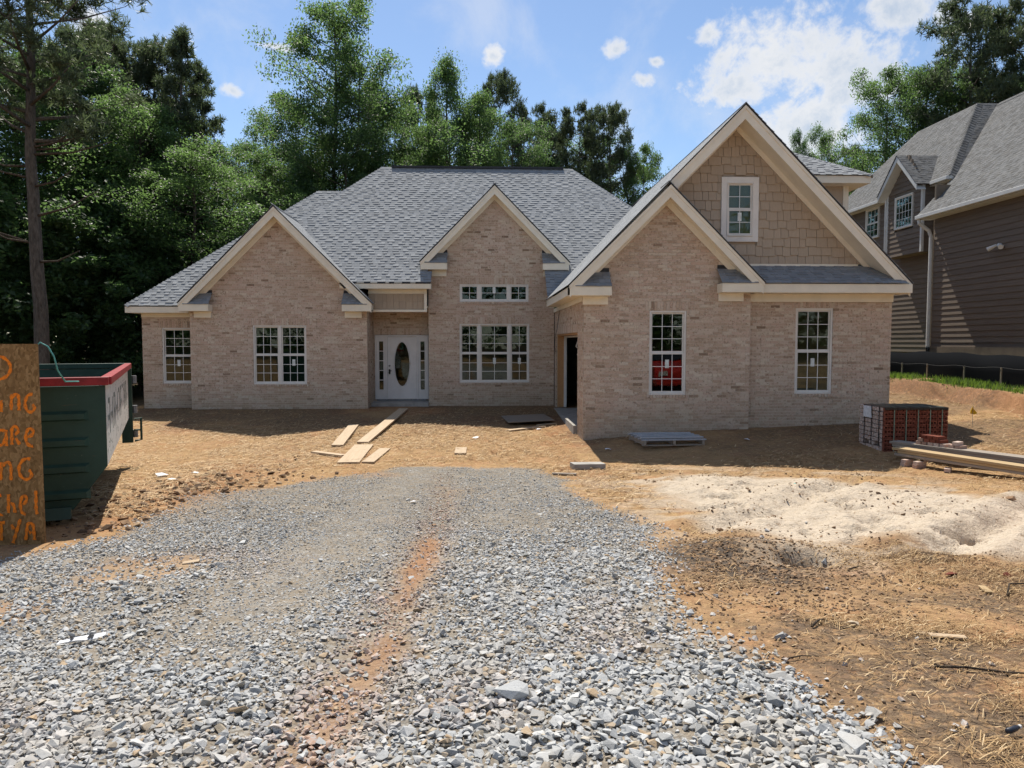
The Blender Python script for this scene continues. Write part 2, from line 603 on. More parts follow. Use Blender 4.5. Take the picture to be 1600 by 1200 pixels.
def m_wood(c1, c2, rough=.7, sc=3.0):
    def f(t):
        p = t.coord('Object')
        st = t.vm('MULTIPLY', p, (60.0, 2.2, 60.0))
        n = t.noise(st, .8 * sc / 3, 5, .6, .8)
        r = t.objrand()
        col = t.mix(t.mapr(n, .3, .7), c1, c2)
        col = t.mix(t.m('MULTIPLY', r, .35), col, tuple(c * .6 for c in c2))
        blot = t.noise(p, 5, 4, .6)
        col = t.mix(t.mapr(blot, .55, .75, 0, .35), col, tuple(c * .55 for c in c1))
        return t.principled(col, rough, spec=.2, normal=t.bump(n, .3, .003))
    return f


def m_glass(t):
    tr = t.n('ShaderNodeBsdfTransparent')
    tr.inputs[0].default_value = (.70, .78, .74, 1)
    gl = t.n('ShaderNodeBsdfGlossy', Roughness=.015)
    gl.inputs[0].default_value = (.9, .95, .93, 1)
    wob = t.noise(t.pos(), 1.6, 2, .5)
    t.set(gl.inputs['Normal'], t.bump(wob, .05, .05))
    fr = t.n('ShaderNodeFresnel', IOR=1.62)
    mx = t.t.nodes.new('ShaderNodeMixShader')
    t.set(mx.inputs[0], t.m('MULTIPLY', fr.outputs[0], .62, clamp=True))
    t.t.links.new(tr.outputs[0], mx.inputs[1])
    t.t.links.new(gl.outputs[0], mx.inputs[2])
    return mx.outputs[0]


def m_leaf(c_dark, c_lite, trans=.45, tint=(.35, .55, .06)):
    def f(t):
        r = t.island()
        o = t.objrand()
        col = t.mix(r, c_dark, c_lite)
        col = t.mix(t.m('MULTIPLY', o, .35), col, tuple(c * .62 for c in c_dark))
        df = t.principled(col, .5, spec=.35)
        tl = t.n('ShaderNodeBsdfTranslucent')
        t.set(tl.inputs[0], t.mix(.5, t.mix(1.0, col, (1.9, 1.9, 1.9), 'MULTIPLY'), tint))
        mx = t.t.nodes.new('ShaderNodeMixShader')
        mx.inputs[0].default_value = trans
        t.t.links.new(df, mx.inputs[1])
        t.t.links.new(tl.outputs[0], mx.inputs[2])
        return mx.outputs[0]
    return f


def m_bark(c1, c2):
    def f(t):
        p = t.coord('Object')
        n = t.noise(t.vm('MULTIPLY', p, (9, 9, 2.2)), 2.0, 5, .7, .4)
        col = t.ramp(n, [(.3, c1), (.7, c2)])
        return t.principled(col, .95, spec=.1, normal=t.bump(n, 1.0, .05))
    return f


def m_stone(t):
    r = t.m('FRACT', t.m('ADD', t.island(), t.objrand()))
    p = t.pos()
    col = t.ramp(r, [(0, (.255, .258, .255)), (.2, (.325, .33, .328)), (.5, (.385, .39, .388)), (.72, (.435, .44, .435)), (.88, (.49, .49, .48)), (.91, (.38, .33, .25)), (.95, (.37, .27, .17)), (1, (.31, .29, .25))])
    n = t.noise(p, 70, 5, .7)
    col = t.mix(t.mapr(n, .5, .72, 0, .4), col, (.50, .49, .46))
    col = t.mix(t.mapr(t.noise(p, 110, 3, .7), .58, .72, 0, .55), col, (.10, .10, .10))
    dust = t.noise(p, 2.6, 4, .6)
    col = t.mix(t.mapr(dust, .42, .70, 0, .40), col, (.40, .345, .265))
    red = t.mapr(t.attr('rust'), 0, 1, 0, .65, smooth=False)
    col = t.mix(t.m('MULTIPLY', red, t.mapr(n, .3, .6)), col, (.42, .21, .10))
    return t.principled(col, .9, spec=.15, normal=t.bump(n, .5, .006))


def m_straw(t):
    r = t.island()
    col = t.ramp(r, [(0, (.18, .108, .05)), (.35, (.32, .20, .093)), (.7, (.48, .325, .16)), (1, (.62, .47, .28))])
    return t.principled(col, .7, spec=.25)


def m_osb(t):
    p = t.coord('Object')
    v = t.n('ShaderNodeTexVoronoi', Scale=1.0)
    wp = t.vm('ADD', t.vm('MULTIPLY', p, (44, 44, 26)), t.vm('SCALE', t.noise(p, 7, 3, .6, out='Color'), scale=4.0))
    t.set(v.inputs['Vector'], wp)
    col = t.ramp(v.outputs['Color'], [(0, (.15, .08, .03)), (.5, (.265, .148, .06)), (1, (.40, .24, .108))])
    n = t.noise(t.vm('MULTIPLY', p, (60, 60, 30)), 1.0, 4, .7)
    col = t.mix(t.mapr(n, .5, .7, 0, .5), col, (.16, .10, .05))
    return t.principled(col, .85, spec=.15, normal=t.bump(v.outputs['Distance'], .4, .004))


def m_spray(t):
    p = t.coord('Object')
    n = t.noise(p, 45, 4, .7)
    col = t.mix(t.mapr(n, .42, .62), (.95, .23, .012), (.62, .17, .025))
    return t.principled(col, .7, spec=.2)


def m_dumpster_green(t):
    p = t.coord('Object')
    n = t.noise(p, 2.5, 6, .65)
    col = t.ramp(n, [(.3, (.013, .040, .029)), (.7, (.024, .062, .046))])
    scr = t.noise(t.vm('MULTIPLY', p, (3, 3, 30)), 1.2, 5, .7)
    col = t.mix(t.mapr(scr, .64, .74, 0, .6), col, (.14, .075, .045))
    col = t.mix(t.mapr(t.noise(p, 14, 5, .7), .66, .74, 0, .7), col, (.20, .20, .18))
    return t.principled(col, .5, spec=.35, normal=t.bump(n, .3, .01))


def m_worn_white(t):
    p = t.coord('Object')
    n = t.noise(t.vm('MULTIPLY', p, (1, 1.4, 7)), 2.2, 6, .7)
    g = t.ramp(t.noise(p, 6, 5, .7), [(.3, (.50, .50, .47)), (.7, (.66, .66, .63))])
    col = t.mix(t.mapr(n, .54, .66, 0, .85), g, (.05, .085, .07))
    return t.principled(col, .6, spec=.25)


def m_straw_emit_none(t):
    return t.principled((.5, .5, .5), .8)


def simple(c, rough=.6, metal=0.0, spec=.3):
    return lambda t: t.principled(t.mix(t.mapr(t.noise(t.pos(), 12, 4, .6), .35, .65), c, tuple(q * .78 for q in c)), rough, metal, spec)


def m_siding(t):
    p = t.coord('Object')
    n = t.noise(t.vm('MULTIPLY', t.pos(), (30, 1.5, 40)), 1.0, 4, .6)
    r = t.objrand()
    col = t.mix(t.mapr(n, .35, .65), (.185, .150, .120), (.148, .119, .095))
    col = t.mix(t.m('MULTIPLY', r, .3), col, (.10, .074, .054))
    return t.principled(col, .7, spec=.25, normal=t.bump(n, .2, .003))


def m_shake(t):
    p = t.pos()
    n = t.noise(t.vm('MULTIPLY', p, (50, 50, 4)), 1.0, 4, .6)
    r = t.objrand()
    col = t.mix(t.mapr(n, .3, .7), (.46, .375, .285), (.41, .33, .25))
    col = t.mix(t.m('MULTIPLY', r, .5), col, (.36, .29, .22))
    return t.principled(col, .75, spec=.2, normal=t.bump(n, .25, .003))


def m_clayred(t):
    r = t.m('FRACT', t.m('ADD', t.objrand(), t.island()))
    p = t.pos()
    n = t.noise(p, 40, 5, .7)
    col = t.ramp(r, [(0, (.12, .037, .024)), (.5, (.175, .055, .035)), (1, (.24, .085, .055))])
    col = t.mix(t.mapr(n, .5, .75, 0, .4), col, (.12, .04, .025))
    return t.principled(col, .9, spec=.15, normal=t.bump(n, .4, .004))


def m_palebrick(t):
    r = t.m('FRACT', t.m('ADD', t.objrand(), t.island()))
    p = t.pos()
    n = t.noise(p, 40, 5, .7)
    col = t.ramp(r, [(0, (.30, .19, .14)), (.4, (.42, .29, .23)), (1, (.56, .45, .38))])
    col = t.mix(t.mapr(n, .52, .7, 0, .6), col, (.27, .12, .08))
    return t.principled(col, .9, spec=.15, normal=t.bump(n, .4, .004))


material('ground', m_ground)
material('brick', m_brick)
material('mortar', m_mortar)
material('shingle', m_shingle)
material('shingle_old', lambda t: m_shingle(t, (.068, .066, .063), (.118, .114, .108)))
material('trim', m_paint((.82, .76, .63), .5, .03))
material('white', m_paint((.72, .69, .64), .4, .03))
material('white_trim', m_paint((.74, .72, .68), .45, .04))
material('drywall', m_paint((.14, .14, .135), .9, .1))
material('glass', m_glass)
material('muntin', m_paint((.82, .82, .80), .4, .02))
material('door_white', m_paint((.72, .71, .70), .4, .03))
material('concrete', m_paint((.36, .34, .31), .9, .1, 5))
material('shake', m_shake)
material('flash', simple((.035, .037, .042), .6))
material('sticker', simple((.72, .76, .74), .6))
material('handle', simple((.03, .03, .03), .35, .6))
material('pine_board', m_wood((.42, .31, .20), (.52, .40, .27)))
material('grey_board', m_wood((.26, .22, .18), (.36, .31, .255)))
material('yellow_board', m_wood((.36, .25, .13), (.46, .34, .19)))
material('ply', m_wood((.22, .18, .145), (.30, .25, .20)))
material('jamb_wood', m_wood((.42, .22, .10), (.50, .29, .14)))
material('leaf_a', m_leaf((.024, .048, .021), (.062, .104, .040), .40, (.28, .48, .13)))
material('leaf_b', m_leaf((.028, .056, .023), (.076, .124, .045), .43, (.31, .52, .13)))
material('needle', m_leaf((.036, .052, .028), (.085, .108, .055), .32, (.20, .28, .11)))
material('bark', m_bark((.035, .027, .02), (.12, .095, .075)))
material('bark_pine', m_bark((.048, .041, .035), (.155, .135, .115)))
material('stone', m_stone)
material('straw', m_straw)
material('osb', m_osb)
material('spray', m_spray)
material('dumpster', m_dumpster_green)
material('worn_white', m_worn_white)
material('faded_ink', simple((.22, .25, .23), .7))
material('red_rim', m_paint((.30, .022, .026), .5, .12, 6))
material('siding', m_siding)
material('brown_trim', m_paint((.19, .15, .11), .6, .08))
material('gutter', m_paint((.62, .62, .60), .4, .04))
material('clay_red', m_clayred)
material('pale_brick', m_palebrick)
material('pack_brick', lambda t: t.principled(t.mix(t.mapr(t.noise(t.pos(), 30, 4, .7), .45, .65), (.60, .50, .44), (.34, .20, .15)), .9, spec=.15))
material('grey_wire', simple((.09, .09, .09), .6))
material('strap', simple((.20, .27, .21), .5))
material('black_strap', simple((.02, .02, .022), .5))
material('black_fabric', lambda t: t.principled((.010, .011, .013), 1.0, spec=.02))
material('stake', m_wood((.30, .25, .19), (.40, .34, .26)))
material('yellow_flag', simple((.75, .42, .01), .5))
material('teal', simple((.10, .33, .30), .4))
material('paper', simple((.78, .78, .80), .6))
material('pallet_grey', m_wood((.36, .37, .39), (.48, .49, .51)))
material('bottle_dark', simple((.03, .035, .05), .45))
material('plastic_black', simple((.02, .02, .022), .3))
material('grey_metal', simple((.24, .25, .265), .5, .3))
material('dark_core', simple((.02, .012, .01), .9))
material('rusty', simple((.12, .07, .045), .8))
material('pipe_grey', simple((.30, .32, .34), .45))
M = MATS


# ------------------------------------------------------------------ setting: ground
def build_ground():
    ysv = []
    y = 1.2
    while y < 34:
        ysv.append(y)
        y += max(.028, .0062 * y)
    back = list(np.geomspace(34, 900, 46))
    front = list(-np.geomspace(0.05, 300, 40)[::-1] + 1.2)
    ys = np.array(front[:-1] + ysv + back)
    half = []
    x = 0.0
    while x < 20:
        half.append(x)
        x += max(.034, .0125 * x)
    half += list(np.geomspace(20, 900, 34))
    half = np.array(half)
    xs = np.concatenate([-half[:0:-1], half]) + .5
    X, Y = np.meshgrid(xs, ys)
    sh = X.shape
    X, Y = X.ravel(), Y.ravel()
    Z = height(X, Y)
    far = sstep(60, 160, np.hypot(X, Y))
    Z = Z * (1 - far) + .6 * far
    V = np.stack([X, Y, Z], 1)
    ny, nx = sh
    idx = np.arange(ny * nx).reshape(ny, nx)
    F = np.stack([idx[:-1, :-1], idx[:-1, 1:], idx[1:, 1:], idx[1:, :-1]], -1).reshape(-1, 4)
    me = np_mesh('ground', V, F, M['ground'], 4)
    me.polygons.foreach_set('use_smooth', [True] * len(me.polygons))

    wob = .5 * (fbm(X * 1.3, Y * 1.3, 71, 4) - .5) * 1.6

    def put(name, val):
        a = me.attributes.new(name, 'FLOAT', 'POINT')
        a.data.foreach_set('value', np.ascontiguousarray(val, dtype=np.float32))
    g = sstep(-.12, .22, sdf_poly(X, Y, GRAVEL) + wob)
    tanp = np.exp(-((X + 2.85) / .6) ** 2 - ((Y - 6.2) / .8) ** 2) + np.exp(-((X + 3.4) / .5) ** 2 - ((Y - 4.8) / .5) ** 2)
    g = g * (1 - .6 * sstep(.35, .85, tanp * (.6 + fbm(X * 2, Y * 2, 5, 3))))
    s = np.maximum(sstep(-.2, .3, sdf_poly(X, Y, SAND) + wob * 1.3), .75 * sstep(-1.6, .1, sdf_poly(X, Y, SAND)) * sstep(.46, .58, fbm(X * 1.6, Y * 2.2, 88, 4)))
    c = np.exp(-((dist_line(X, Y, CLAY) + .16 * (fbm(X * 2.2, Y * 2.2, 18, 3) - .5)) / (.08 + .12 * fbm(X * 1.5, Y * 1.5, 8, 3))) ** 2) * CLAYF(X, Y)
    cl2 = sstep(.58, .70, fbm(X * .5 + 3, Y * .4, 81, 4)) * sstep(9, 14, Y) * (X < 2.5)
    bank = 1.1 * np.exp(-((X - 13.0) / .24) ** 2) * sstep(13, 15.5, Y)
    dump = np.exp(-((X + 4.3) / .8) ** 2 - ((Y - 11) / 2.6) ** 2)
    put('clay', np.clip(c + .7 * cl2 + bank + dump, 0, 1))
    put('gravel', g)
    put('sand', s * (1 - g))
    mound = np.exp(-((X - 2.3) / .75) ** 2 - ((Y - 6.1) / .8) ** 2)
    dk = .8 * sstep(.50, .64, fbm(X * .9, Y * .9 + 4, 91, 4)) * sstep(1.2, 2.0, X) * sstep(7.5, 6.0, Y)
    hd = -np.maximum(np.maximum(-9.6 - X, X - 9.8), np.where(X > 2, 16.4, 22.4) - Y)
    shade = sstep(.36, .60, fbm(X * .45, Y * .6 + 4, 95, 4) + .22 * sstep(-4.2, -1.2, hd) - .08) * sstep(-5.0, -2.4, hd) * .6  # shadow along the house front painted into the soil colour, broken by noise
    pit = np.exp(-(np.hypot((X - 2.83) / .2, (Y - 6.25) / .2)) ** 2)  # shadow inside the hole, painted as a dark spot
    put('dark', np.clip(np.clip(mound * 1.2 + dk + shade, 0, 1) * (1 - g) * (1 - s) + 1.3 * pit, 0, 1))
    gr = sstep(.15, .5, X - 13.1) * sstep(13, 15, Y)
    put('grass', np.clip(gr * sstep(.38, .52, fbm(X * .8, Y * .8, 97, 3) + .08), 0, 1))
    put('straw', np.clip(sstep(-.2, .4, 1 - s) * (.6 + .9 * sstep(6.5, 10, Y)), 0, 1))
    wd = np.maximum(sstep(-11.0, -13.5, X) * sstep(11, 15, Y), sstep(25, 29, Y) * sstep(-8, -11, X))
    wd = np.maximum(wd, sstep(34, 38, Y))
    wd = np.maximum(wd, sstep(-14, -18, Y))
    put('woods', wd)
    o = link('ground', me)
    tag(o, kind='structure')
    return o


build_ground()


# ------------------------------------------------------------------ gravel: crushed stone
def hull_shapes(n, pts, seed):
    import bmesh
    out = []
    rs = random.Random(seed)
    for _ in range(n):
        bm = bmesh.new()
        for k in range(pts):
            v = Vector((rs.gauss(0, 1), rs.gauss(0, 1), rs.gauss(0, 1))).normalized() * rs.uniform(.8, 1.0)
            v = Vector((v.x * 1.15, v.y * .9, v.z * .60))
            bm.verts.new(v)
        r = bmesh.ops.convex_hull(bm, input=bm.verts)
        loose = [v for v in bm.verts if not v.link_faces]
        bmesh.ops.delete(bm, geom=loose, context='VERTS')
        bmesh.ops.triangulate(bm, faces=bm.faces)
        bm.verts.index_update()
        V = np.array([v.co[:] for v in bm.verts])
        F = np.array([[v.index for v in f.verts] for f in bm.faces])
        bm.free()
        out.append((V, F))
    return out


SHAPES = hull_shapes(44, 10, 3)


def rotm(n, rng, tilt=.5):
    yaw = rng.uniform(0, 2 * np.pi, n)
    ax = rng.normal(0, tilt, n)
    ay = rng.normal(0, tilt, n)
    cz, sz = np.cos(yaw), np.sin(yaw)
    cx, sx = np.cos(ax), np.sin(ax)
    cy, sy = np.cos(ay), np.sin(ay)
    Rz = np.zeros((n, 3, 3))
    Rz[:, 0, 0] = cz; Rz[:, 0, 1] = -sz; Rz[:, 1, 0] = sz; Rz[:, 1, 1] = cz; Rz[:, 2, 2] = 1
    Rx = np.zeros((n, 3, 3))
    Rx[:, 0, 0] = 1; Rx[:, 1, 1] = cx; Rx[:, 1, 2] = -sx; Rx[:, 2, 1] = sx; Rx[:, 2, 2] = cx
    Ry = np.zeros((n, 3, 3))
    Ry[:, 1, 1] = 1; Ry[:, 0, 0] = cy; Ry[:, 0, 2] = sy; Ry[:, 2, 0] = -sy; Ry[:, 2, 2] = cy
    return Rz @ Rx @ Ry


def scatter_stones(name, P, size, rng, rust=None, tilt=.24):
    n = len(P)
    Rm = rotm(n, rng, tilt)
    kind = rng.integers(0, len(SHAPES), n)
    Vs, Fs, As = [], [], []
    base = 0
    for k, (V, F) in enumerate(SHAPES):
        ii = np.where(kind == k)[0]
        if not len(ii):
            continue
        vv = np.einsum('nij,vj->nvi', Rm[ii], V) * size[ii, None, None] + P[ii, None, :]
        m = len(V)
        ff = F[None] + (np.arange(len(ii)) * m)[:, None, None] + base
        Vs.append(vv.reshape(-1, 3))
        Fs.append(ff.reshape(-1, 3))
        As.append(np.repeat(rust[ii], m) if rust is not None else np.zeros(len(ii) * m))
        base += len(ii) * m
    me = np_mesh(name, np.concatenate(Vs), np.concatenate(Fs), M['stone'], 3)
    a = me.attributes.new('rust', 'FLOAT', 'POINT')
    a.data.foreach_set('value', np.concatenate(As).astype(np.float32))
    return me


def build_gravel():
    rng = np.random.default_rng(5)
    N = 260000
    # more candidates near the camera
    y = 1.8 + 12.2 * rng.beta(1.0, 1.75, N)
    x = rng.uniform(-6.0, 2.0, N)
    wob = .5 * (fbm(x * 1.3, y * 1.3, 71, 4) - .5) * 1.6
    sd = sdf_poly(x, y, GRAVEL) + wob
    dens = sstep(-.22, .25, sd)
    tanp = np.exp(-((x + 2.85) / .6) ** 2 - ((y - 6.2) / .8) ** 2) + np.exp(-((x + 3.4) / .5) ** 2 - ((y - 4.8) / .5) ** 2)
    dens *= 1 - .6 * sstep(.35, .9, tanp * (.6 + fbm(x * 2, y * 2, 5, 3)))
    cl = np.exp(-((dist_line(x, y, CLAY) + .16 * (fbm(x * 2.2, y * 2.2, 18, 3) - .5)) / .20) ** 2)
    dens *= 1 - .78 * cl * CLAYF(x, y)
    # compacted wheel lane beside the clay strip: small crushed pieces
    lane = np.exp(-((x + 1.45 - .04 * (y - 6)) / .55) ** 2) * sstep(3.2, 5.2, y)
    lane = np.maximum(lane, .6 * np.exp(-((x - .35) / .5) ** 2) * sstep(6.5, 8.5, y))
    lane = np.maximum(lane, .35 * sstep(8.5, 10.5, y))
    keep = rng.uniform(0, 1, N) < dens * (.62 - .12 * lane) * (.55 + .55 * sstep(.34, .55, fbm(x * 1.7, y * 1.7, 63, 3)))
    x, y, lane, cl = x[keep], y[keep], lane[keep], cl[keep]
    n = len(x)
    size = .0072 + .0075 * rng.gamma(1.5, .6, n)
    size *= (1 - .40 * lane) * (1 - .2 * sstep(5, 8, y))
    size *= 1 + .3 * sstep(4.5, 2.6, y)
    size *= 1 + .15 * sstep(-.5, .1, x) * sstep(9.5, 7, y)
    size = np.clip(size, .006, .045)
    pr = vnoise(x * 1.2, y * 1.2, 77)
    z = height(x, y) + size * rng.uniform(-.3, .4, n) + .010 * (1 - lane) * rng.uniform(0, 1, n)
    P = np.stack([x, y, z], 1)
    rust = np.clip(cl * 1.2 + sstep(.7, .95, pr) * .35, 0, 1) * (rng.uniform(0, 1, n) < .8)
    bed = tag(empty('gravel_drive', (0, 0, 0)), kind='structure')
    o = link('gravel', scatter_stones('gravel', P, size, rng, rust), bed)
    o['kind'] = 'stuff'
    # the larger stones, one object each, sharing a few meshes
    meshes = []
    for k in range(24):
        V, F = SHAPES[k]
        me = np_mesh('stone', V, F, M['stone'], 3)
        meshes.append(me)
    rs = random.Random(4)
    c = 0
    while c < 290:
        yy = 2.35 + 4.6 * rs.random() ** 1.5
        xx = rs.uniform(-.66 * yy, 1.75)
        if float(sdf_poly([xx], [yy], GRAVEL)[0]) < -.06:
            continue
        if math.exp(-((xx + 1.45) / .5) ** 2) * min(1, max(0, (yy - 3.2) / 2)) > rs.random():
            continue
        s = rs.uniform(.021, .035) * (1.2 if rs.random() < .15 else 1)
        o = bpy.data.objects.new('stone', meshes[rs.randrange(24)])
        COL.objects.link(o)
        o.parent = bed
        o.location = (xx, yy, gz(xx, yy) + s * .45)
        o.scale = (s * rs.uniform(.9, 1.25), s * rs.uniform(.8, 1.1), s * rs.uniform(.8, 1.1))
        o.rotation_euler = (rs.gauss(0, .3), rs.gauss(0, .3), rs.uniform(0, 6.3))
        c += 1
    # strays on the dirt at the edge of the drive
    n = 700
    x = rng.uniform(1.2, 4.2, n)
    y = rng.uniform(2.3, 8, n)
    k = rng.uniform(0, 1, n) < np.exp(-np.maximum(x - 1.5, 0) / .55)
    x, y = x[k], y[k]
    size = rng.uniform(.008, .032, len(x))
    P = np.stack([x, y, height(x, y) + size * .3], 1)
    o = link('stray_gravel', scatter_stones('stray_gravel', P, size, rng, rng.uniform(0, .6, len(x))), bed)
    o['kind'] = 'stuff'


build_gravel()


# ------------------------------------------------------------------ straw mulch (uncountable)
def build_straw():
    rng = np.random.default_rng(9)

    def blades(x, y, ln, wd, lift):
        n = len(x)
        a = rng.uniform(0, np.pi, n)
        dx, dy = np.cos(a) * ln / 2, np.sin(a) * ln / 2
        px_, py_ = -np.sin(a) * wd / 2, np.cos(a) * wd / 2
        z0 = height(x - dx, y - dy) + rng.uniform(.002, lift, n)
        z1 = height(x + dx, y + dy) + rng.uniform(.002, lift, n)
        zm = np.maximum(height(x, y) + rng.uniform(.004, lift, n), (z0 + z1) / 2 + rng.uniform(0, .01, n))
        V = np.stack([np.stack([x - dx - px_, y - dy - py_, z0], 1), np.stack([x - dx + px_, y - dy + py_, z0 + wd * .3], 1),
                      np.stack([x + px_, y + py_, zm + wd * .3], 1), np.stack([x - px_, y - py_, zm], 1),
                      np.stack([x + dx + px_, y + dy + py_, z1 + wd * .3], 1), np.stack([x + dx - px_, y + dy - py_, z1], 1)], 1)
        b = np.arange(n) * 6
        F = np.concatenate([np.stack([b, b + 3, b + 2, b + 1], 1), np.stack([b + 3, b + 5, b + 4, b + 2], 1)])
        return V.reshape(-1, 3), F
    # right foreground
    N = 110000
    y = 2.0 + 6 * rng.beta(1.1, 1.6, N)
    x = rng.uniform(1.0, 7.5, N)
    d = np.clip(sstep(-.1, .5, -sdf_poly(x, y, GRAVEL)), 0, 1) * (1 - sstep(-.3, .1, sdf_poly(x, y, SAND)))
    d *= .12 + .88 * sstep(.42, .62, fbm(x * 1.1, y * 1.1, 14, 4))
    d *= 1 - .8 * np.exp(-((x - 2.4) / .7) ** 2 - ((y - 6.4) / .6) ** 2)
    d *= .45 + .55 * sstep(1.5, 3.2, x)
    d = np.clip(d * (1 + 1.6 * sstep(1.7, 2.4, x) * sstep(5.0, 3.6, y)), 0, 1)
    k = rng.uniform(0, 1, N) < d
    V1, F1 = blades(x[k], y[k], rng.uniform(.02, .13, k.sum()), rng.uniform(.0016, .0042, k.sum()), .022)
    # yard in front of the house and side slope
    N = 130000
    y = rng.uniform(8.5, 24, N)
    x = rng.uniform(-10, 14, N)
    d = sstep(-.1, .4, -sdf_poly(x, y, GRAVEL)) * (1 - sstep(-.3, .1, sdf_poly(x, y, SAND)))
    d *= .25 + .75 * sstep(.36, .56, fbm(x * .8, y * .8, 15, 4))
    d *= 1 - sstep(-.3, .1, x - 12.9)
    hd = -np.maximum(np.maximum(-9.6 - x, x - 9.8), np.where(x > 2, 16.4, 22.4) - y)
    d *= 1 - .75 * sstep(-3.6, -1.8, hd)
    ins = ((x > -8.7) & (x < 2.3) & (y > 22.1)) | ((x > 2.25) & (x < 9.5) & (y > 16.35)) | ((x < -8.6) & (x > -10.3) & (y > 22.7))
    k = (rng.uniform(0, 1, N) < d) & ~ins
    V2, F2 = blades(x[k], y[k], rng.uniform(.05, .19, k.sum()), rng.uniform(.004, .010, k.sum()), .035)
    me = np_mesh('straw', np.concatenate([V1, V2]), np.concatenate([F1, F2 + len(V1)]), M['straw'], 4)
    o = link('straw', me)
    tag(o, 'loose golden straw mulch scattered over the bare yard', 'straw', kind='stuff')


build_straw()


def build_clods():
    """crumbs of soil: brown on the sand, red-brown round the dumpster, dark on the mound"""
    rng = np.random.default_rng(23)
    spots = []
    n = 5200
    x, y = rng.uniform(2.2, 9, n), rng.uniform(5.8, 13, n)
    k = (sdf_poly(x, y, SAND) > -.5) & (fbm(x * 1.6, y * 1.6, 29, 4) > .52)
    spots.append((x[k], y[k], rng.gamma(1.5, .006, k.sum()) + .004))
    n = 800
    x, y = rng.normal(-4.0, .55, n), rng.normal(10.2, 1.6, n)
    k = sdf_poly(x, y, GRAVEL) < .05
    spots.append((x[k], y[k], rng.gamma(1.6, .016, k.sum()) + .01))
    n = 2600
    x, y = rng.normal(2.3, .6, n), rng.normal(5.9, .75, n)
    k = sdf_poly(x, y, GRAVEL) < -.1
    spots.append((x[k], y[k], rng.uniform(.006, .02, k.sum())))
    n = 3600
    x, y = rng.uniform(1.3, 5.5, n), rng.uniform(2.3, 6.2, n)
    k = (sdf_poly(x, y, GRAVEL) < -.05) & (fbm(x * 1.3, y * 1.3, 37, 4) > .47)
    spots.append((x[k], y[k], rng.uniform(.004, .014, k.sum())))
    x, y, sz = (np.concatenate(q) for q in zip(*spots))
    sz = np.clip(sz, .004, .075)
    P = np.stack([x, y, height(x, y) + sz * .25], 1)

    def clod(t):
        r = t.island()
        p = t.pos()
        col = t.ramp(r, [(0, (.10, .07, .05)), (.35, (.19, .125, .078)), (.7, (.30, .19, .11)), (1, (.40, .30, .20))])
        n_ = t.noise(p, 60, 4, .7)
        col = t.mix(t.mapr(n_, .5, .7, 0, .4), col, (.30, .22, .15))
        return t.principled(col, .95, spec=.1, normal=t.bump(n_, .6, .006))
    material('clod', clod)
    me = scatter_stones('soil_clods', P, sz, rng)
    me.materials[0] = M['clod']
    tag(link('soil_clods', me), 'brown crumbs of soil strewn over the sand and bare dirt', 'soil', kind='stuff')


build_clods()


def build_grass():
    rng = np.random.default_rng(19)
    N = 26000
    y = rng.uniform(15, 28, N)
    x = rng.uniform(11.2, 15, N)
    xb = 13.15
    d = sstep(-.1, .3, x - xb) * sstep(.38, .52, fbm(x * .8, y * .8, 97, 3) + .08) * (x < 14.4)
    k = rng.uniform(0, 1, N) < d
    x, y = x[k], y[k]
    n = len(x)
    a = rng.uniform(0, 2 * np.pi, n)
    h = rng.uniform(.06, .2, n)
    w = rng.uniform(.008, .016, n)
    z = height(x, y) - .01
    lx, ly = np.cos(a + 1.5) * h * .5, np.sin(a + 1.5) * h * .5
    V = np.stack([np.stack([x - np.cos(a) * w, y - np.sin(a) * w, z], 1), np.stack([x + np.cos(a) * w, y + np.sin(a) * w, z], 1),
                  np.stack([x + lx, y + ly, z + h], 1)], 1).reshape(-1, 3)
    F = (np.arange(n) * 3)[:, None] + np.array([0, 1, 2])
    material('grass', m_leaf((.035, .075, .012), (.10, .17, .03), .35, (.3, .45, .05)))
    o = link('grass', np_mesh('grass', V, F, M['grass'], 3))
    tag(o, 'fresh green grass along the red clay bank', 'grass', kind='stuff')


build_grass()


# ------------------------------------------------------------------ building helpers
CO = 0.0677          # one brick course
ZB = -0.6            # course grid origin
X_, Y_, Z_ = Vector((1, 0, 0)), Vector((0, 1, 0)), Vector((0, 0, 1))


def snap(z):
    return ZB + round((z - ZB) / CO) * CO


def scan(poly, v):
    """intervals in u of polygon [(u, v)...] at height v"""
    xs = []
    n = len(poly)
    for i in range(n):
        (u0, v0), (u1, v1) = poly[i], poly[(i + 1) % n]
        if (v0 > v) != (v1 > v):
            xs.append(u0 + (v - v0) * (u1 - u0) / (v1 - v0))
    xs.sort()
    return [[xs[i], xs[i + 1]] for i in range(0, len(xs) - 1, 2)]


def cut(iv, a, b):
    out = []
    for l, r in iv:
        if b <= l or a >= r:
            out.append([l, r])
            continue
        if a > l:
            out.append([l, a])
        if b < r:
            out.append([b, r])
    return out


BRICK_LEFT = [300]
BRICK_MESHES = []
brs = random.Random(21)


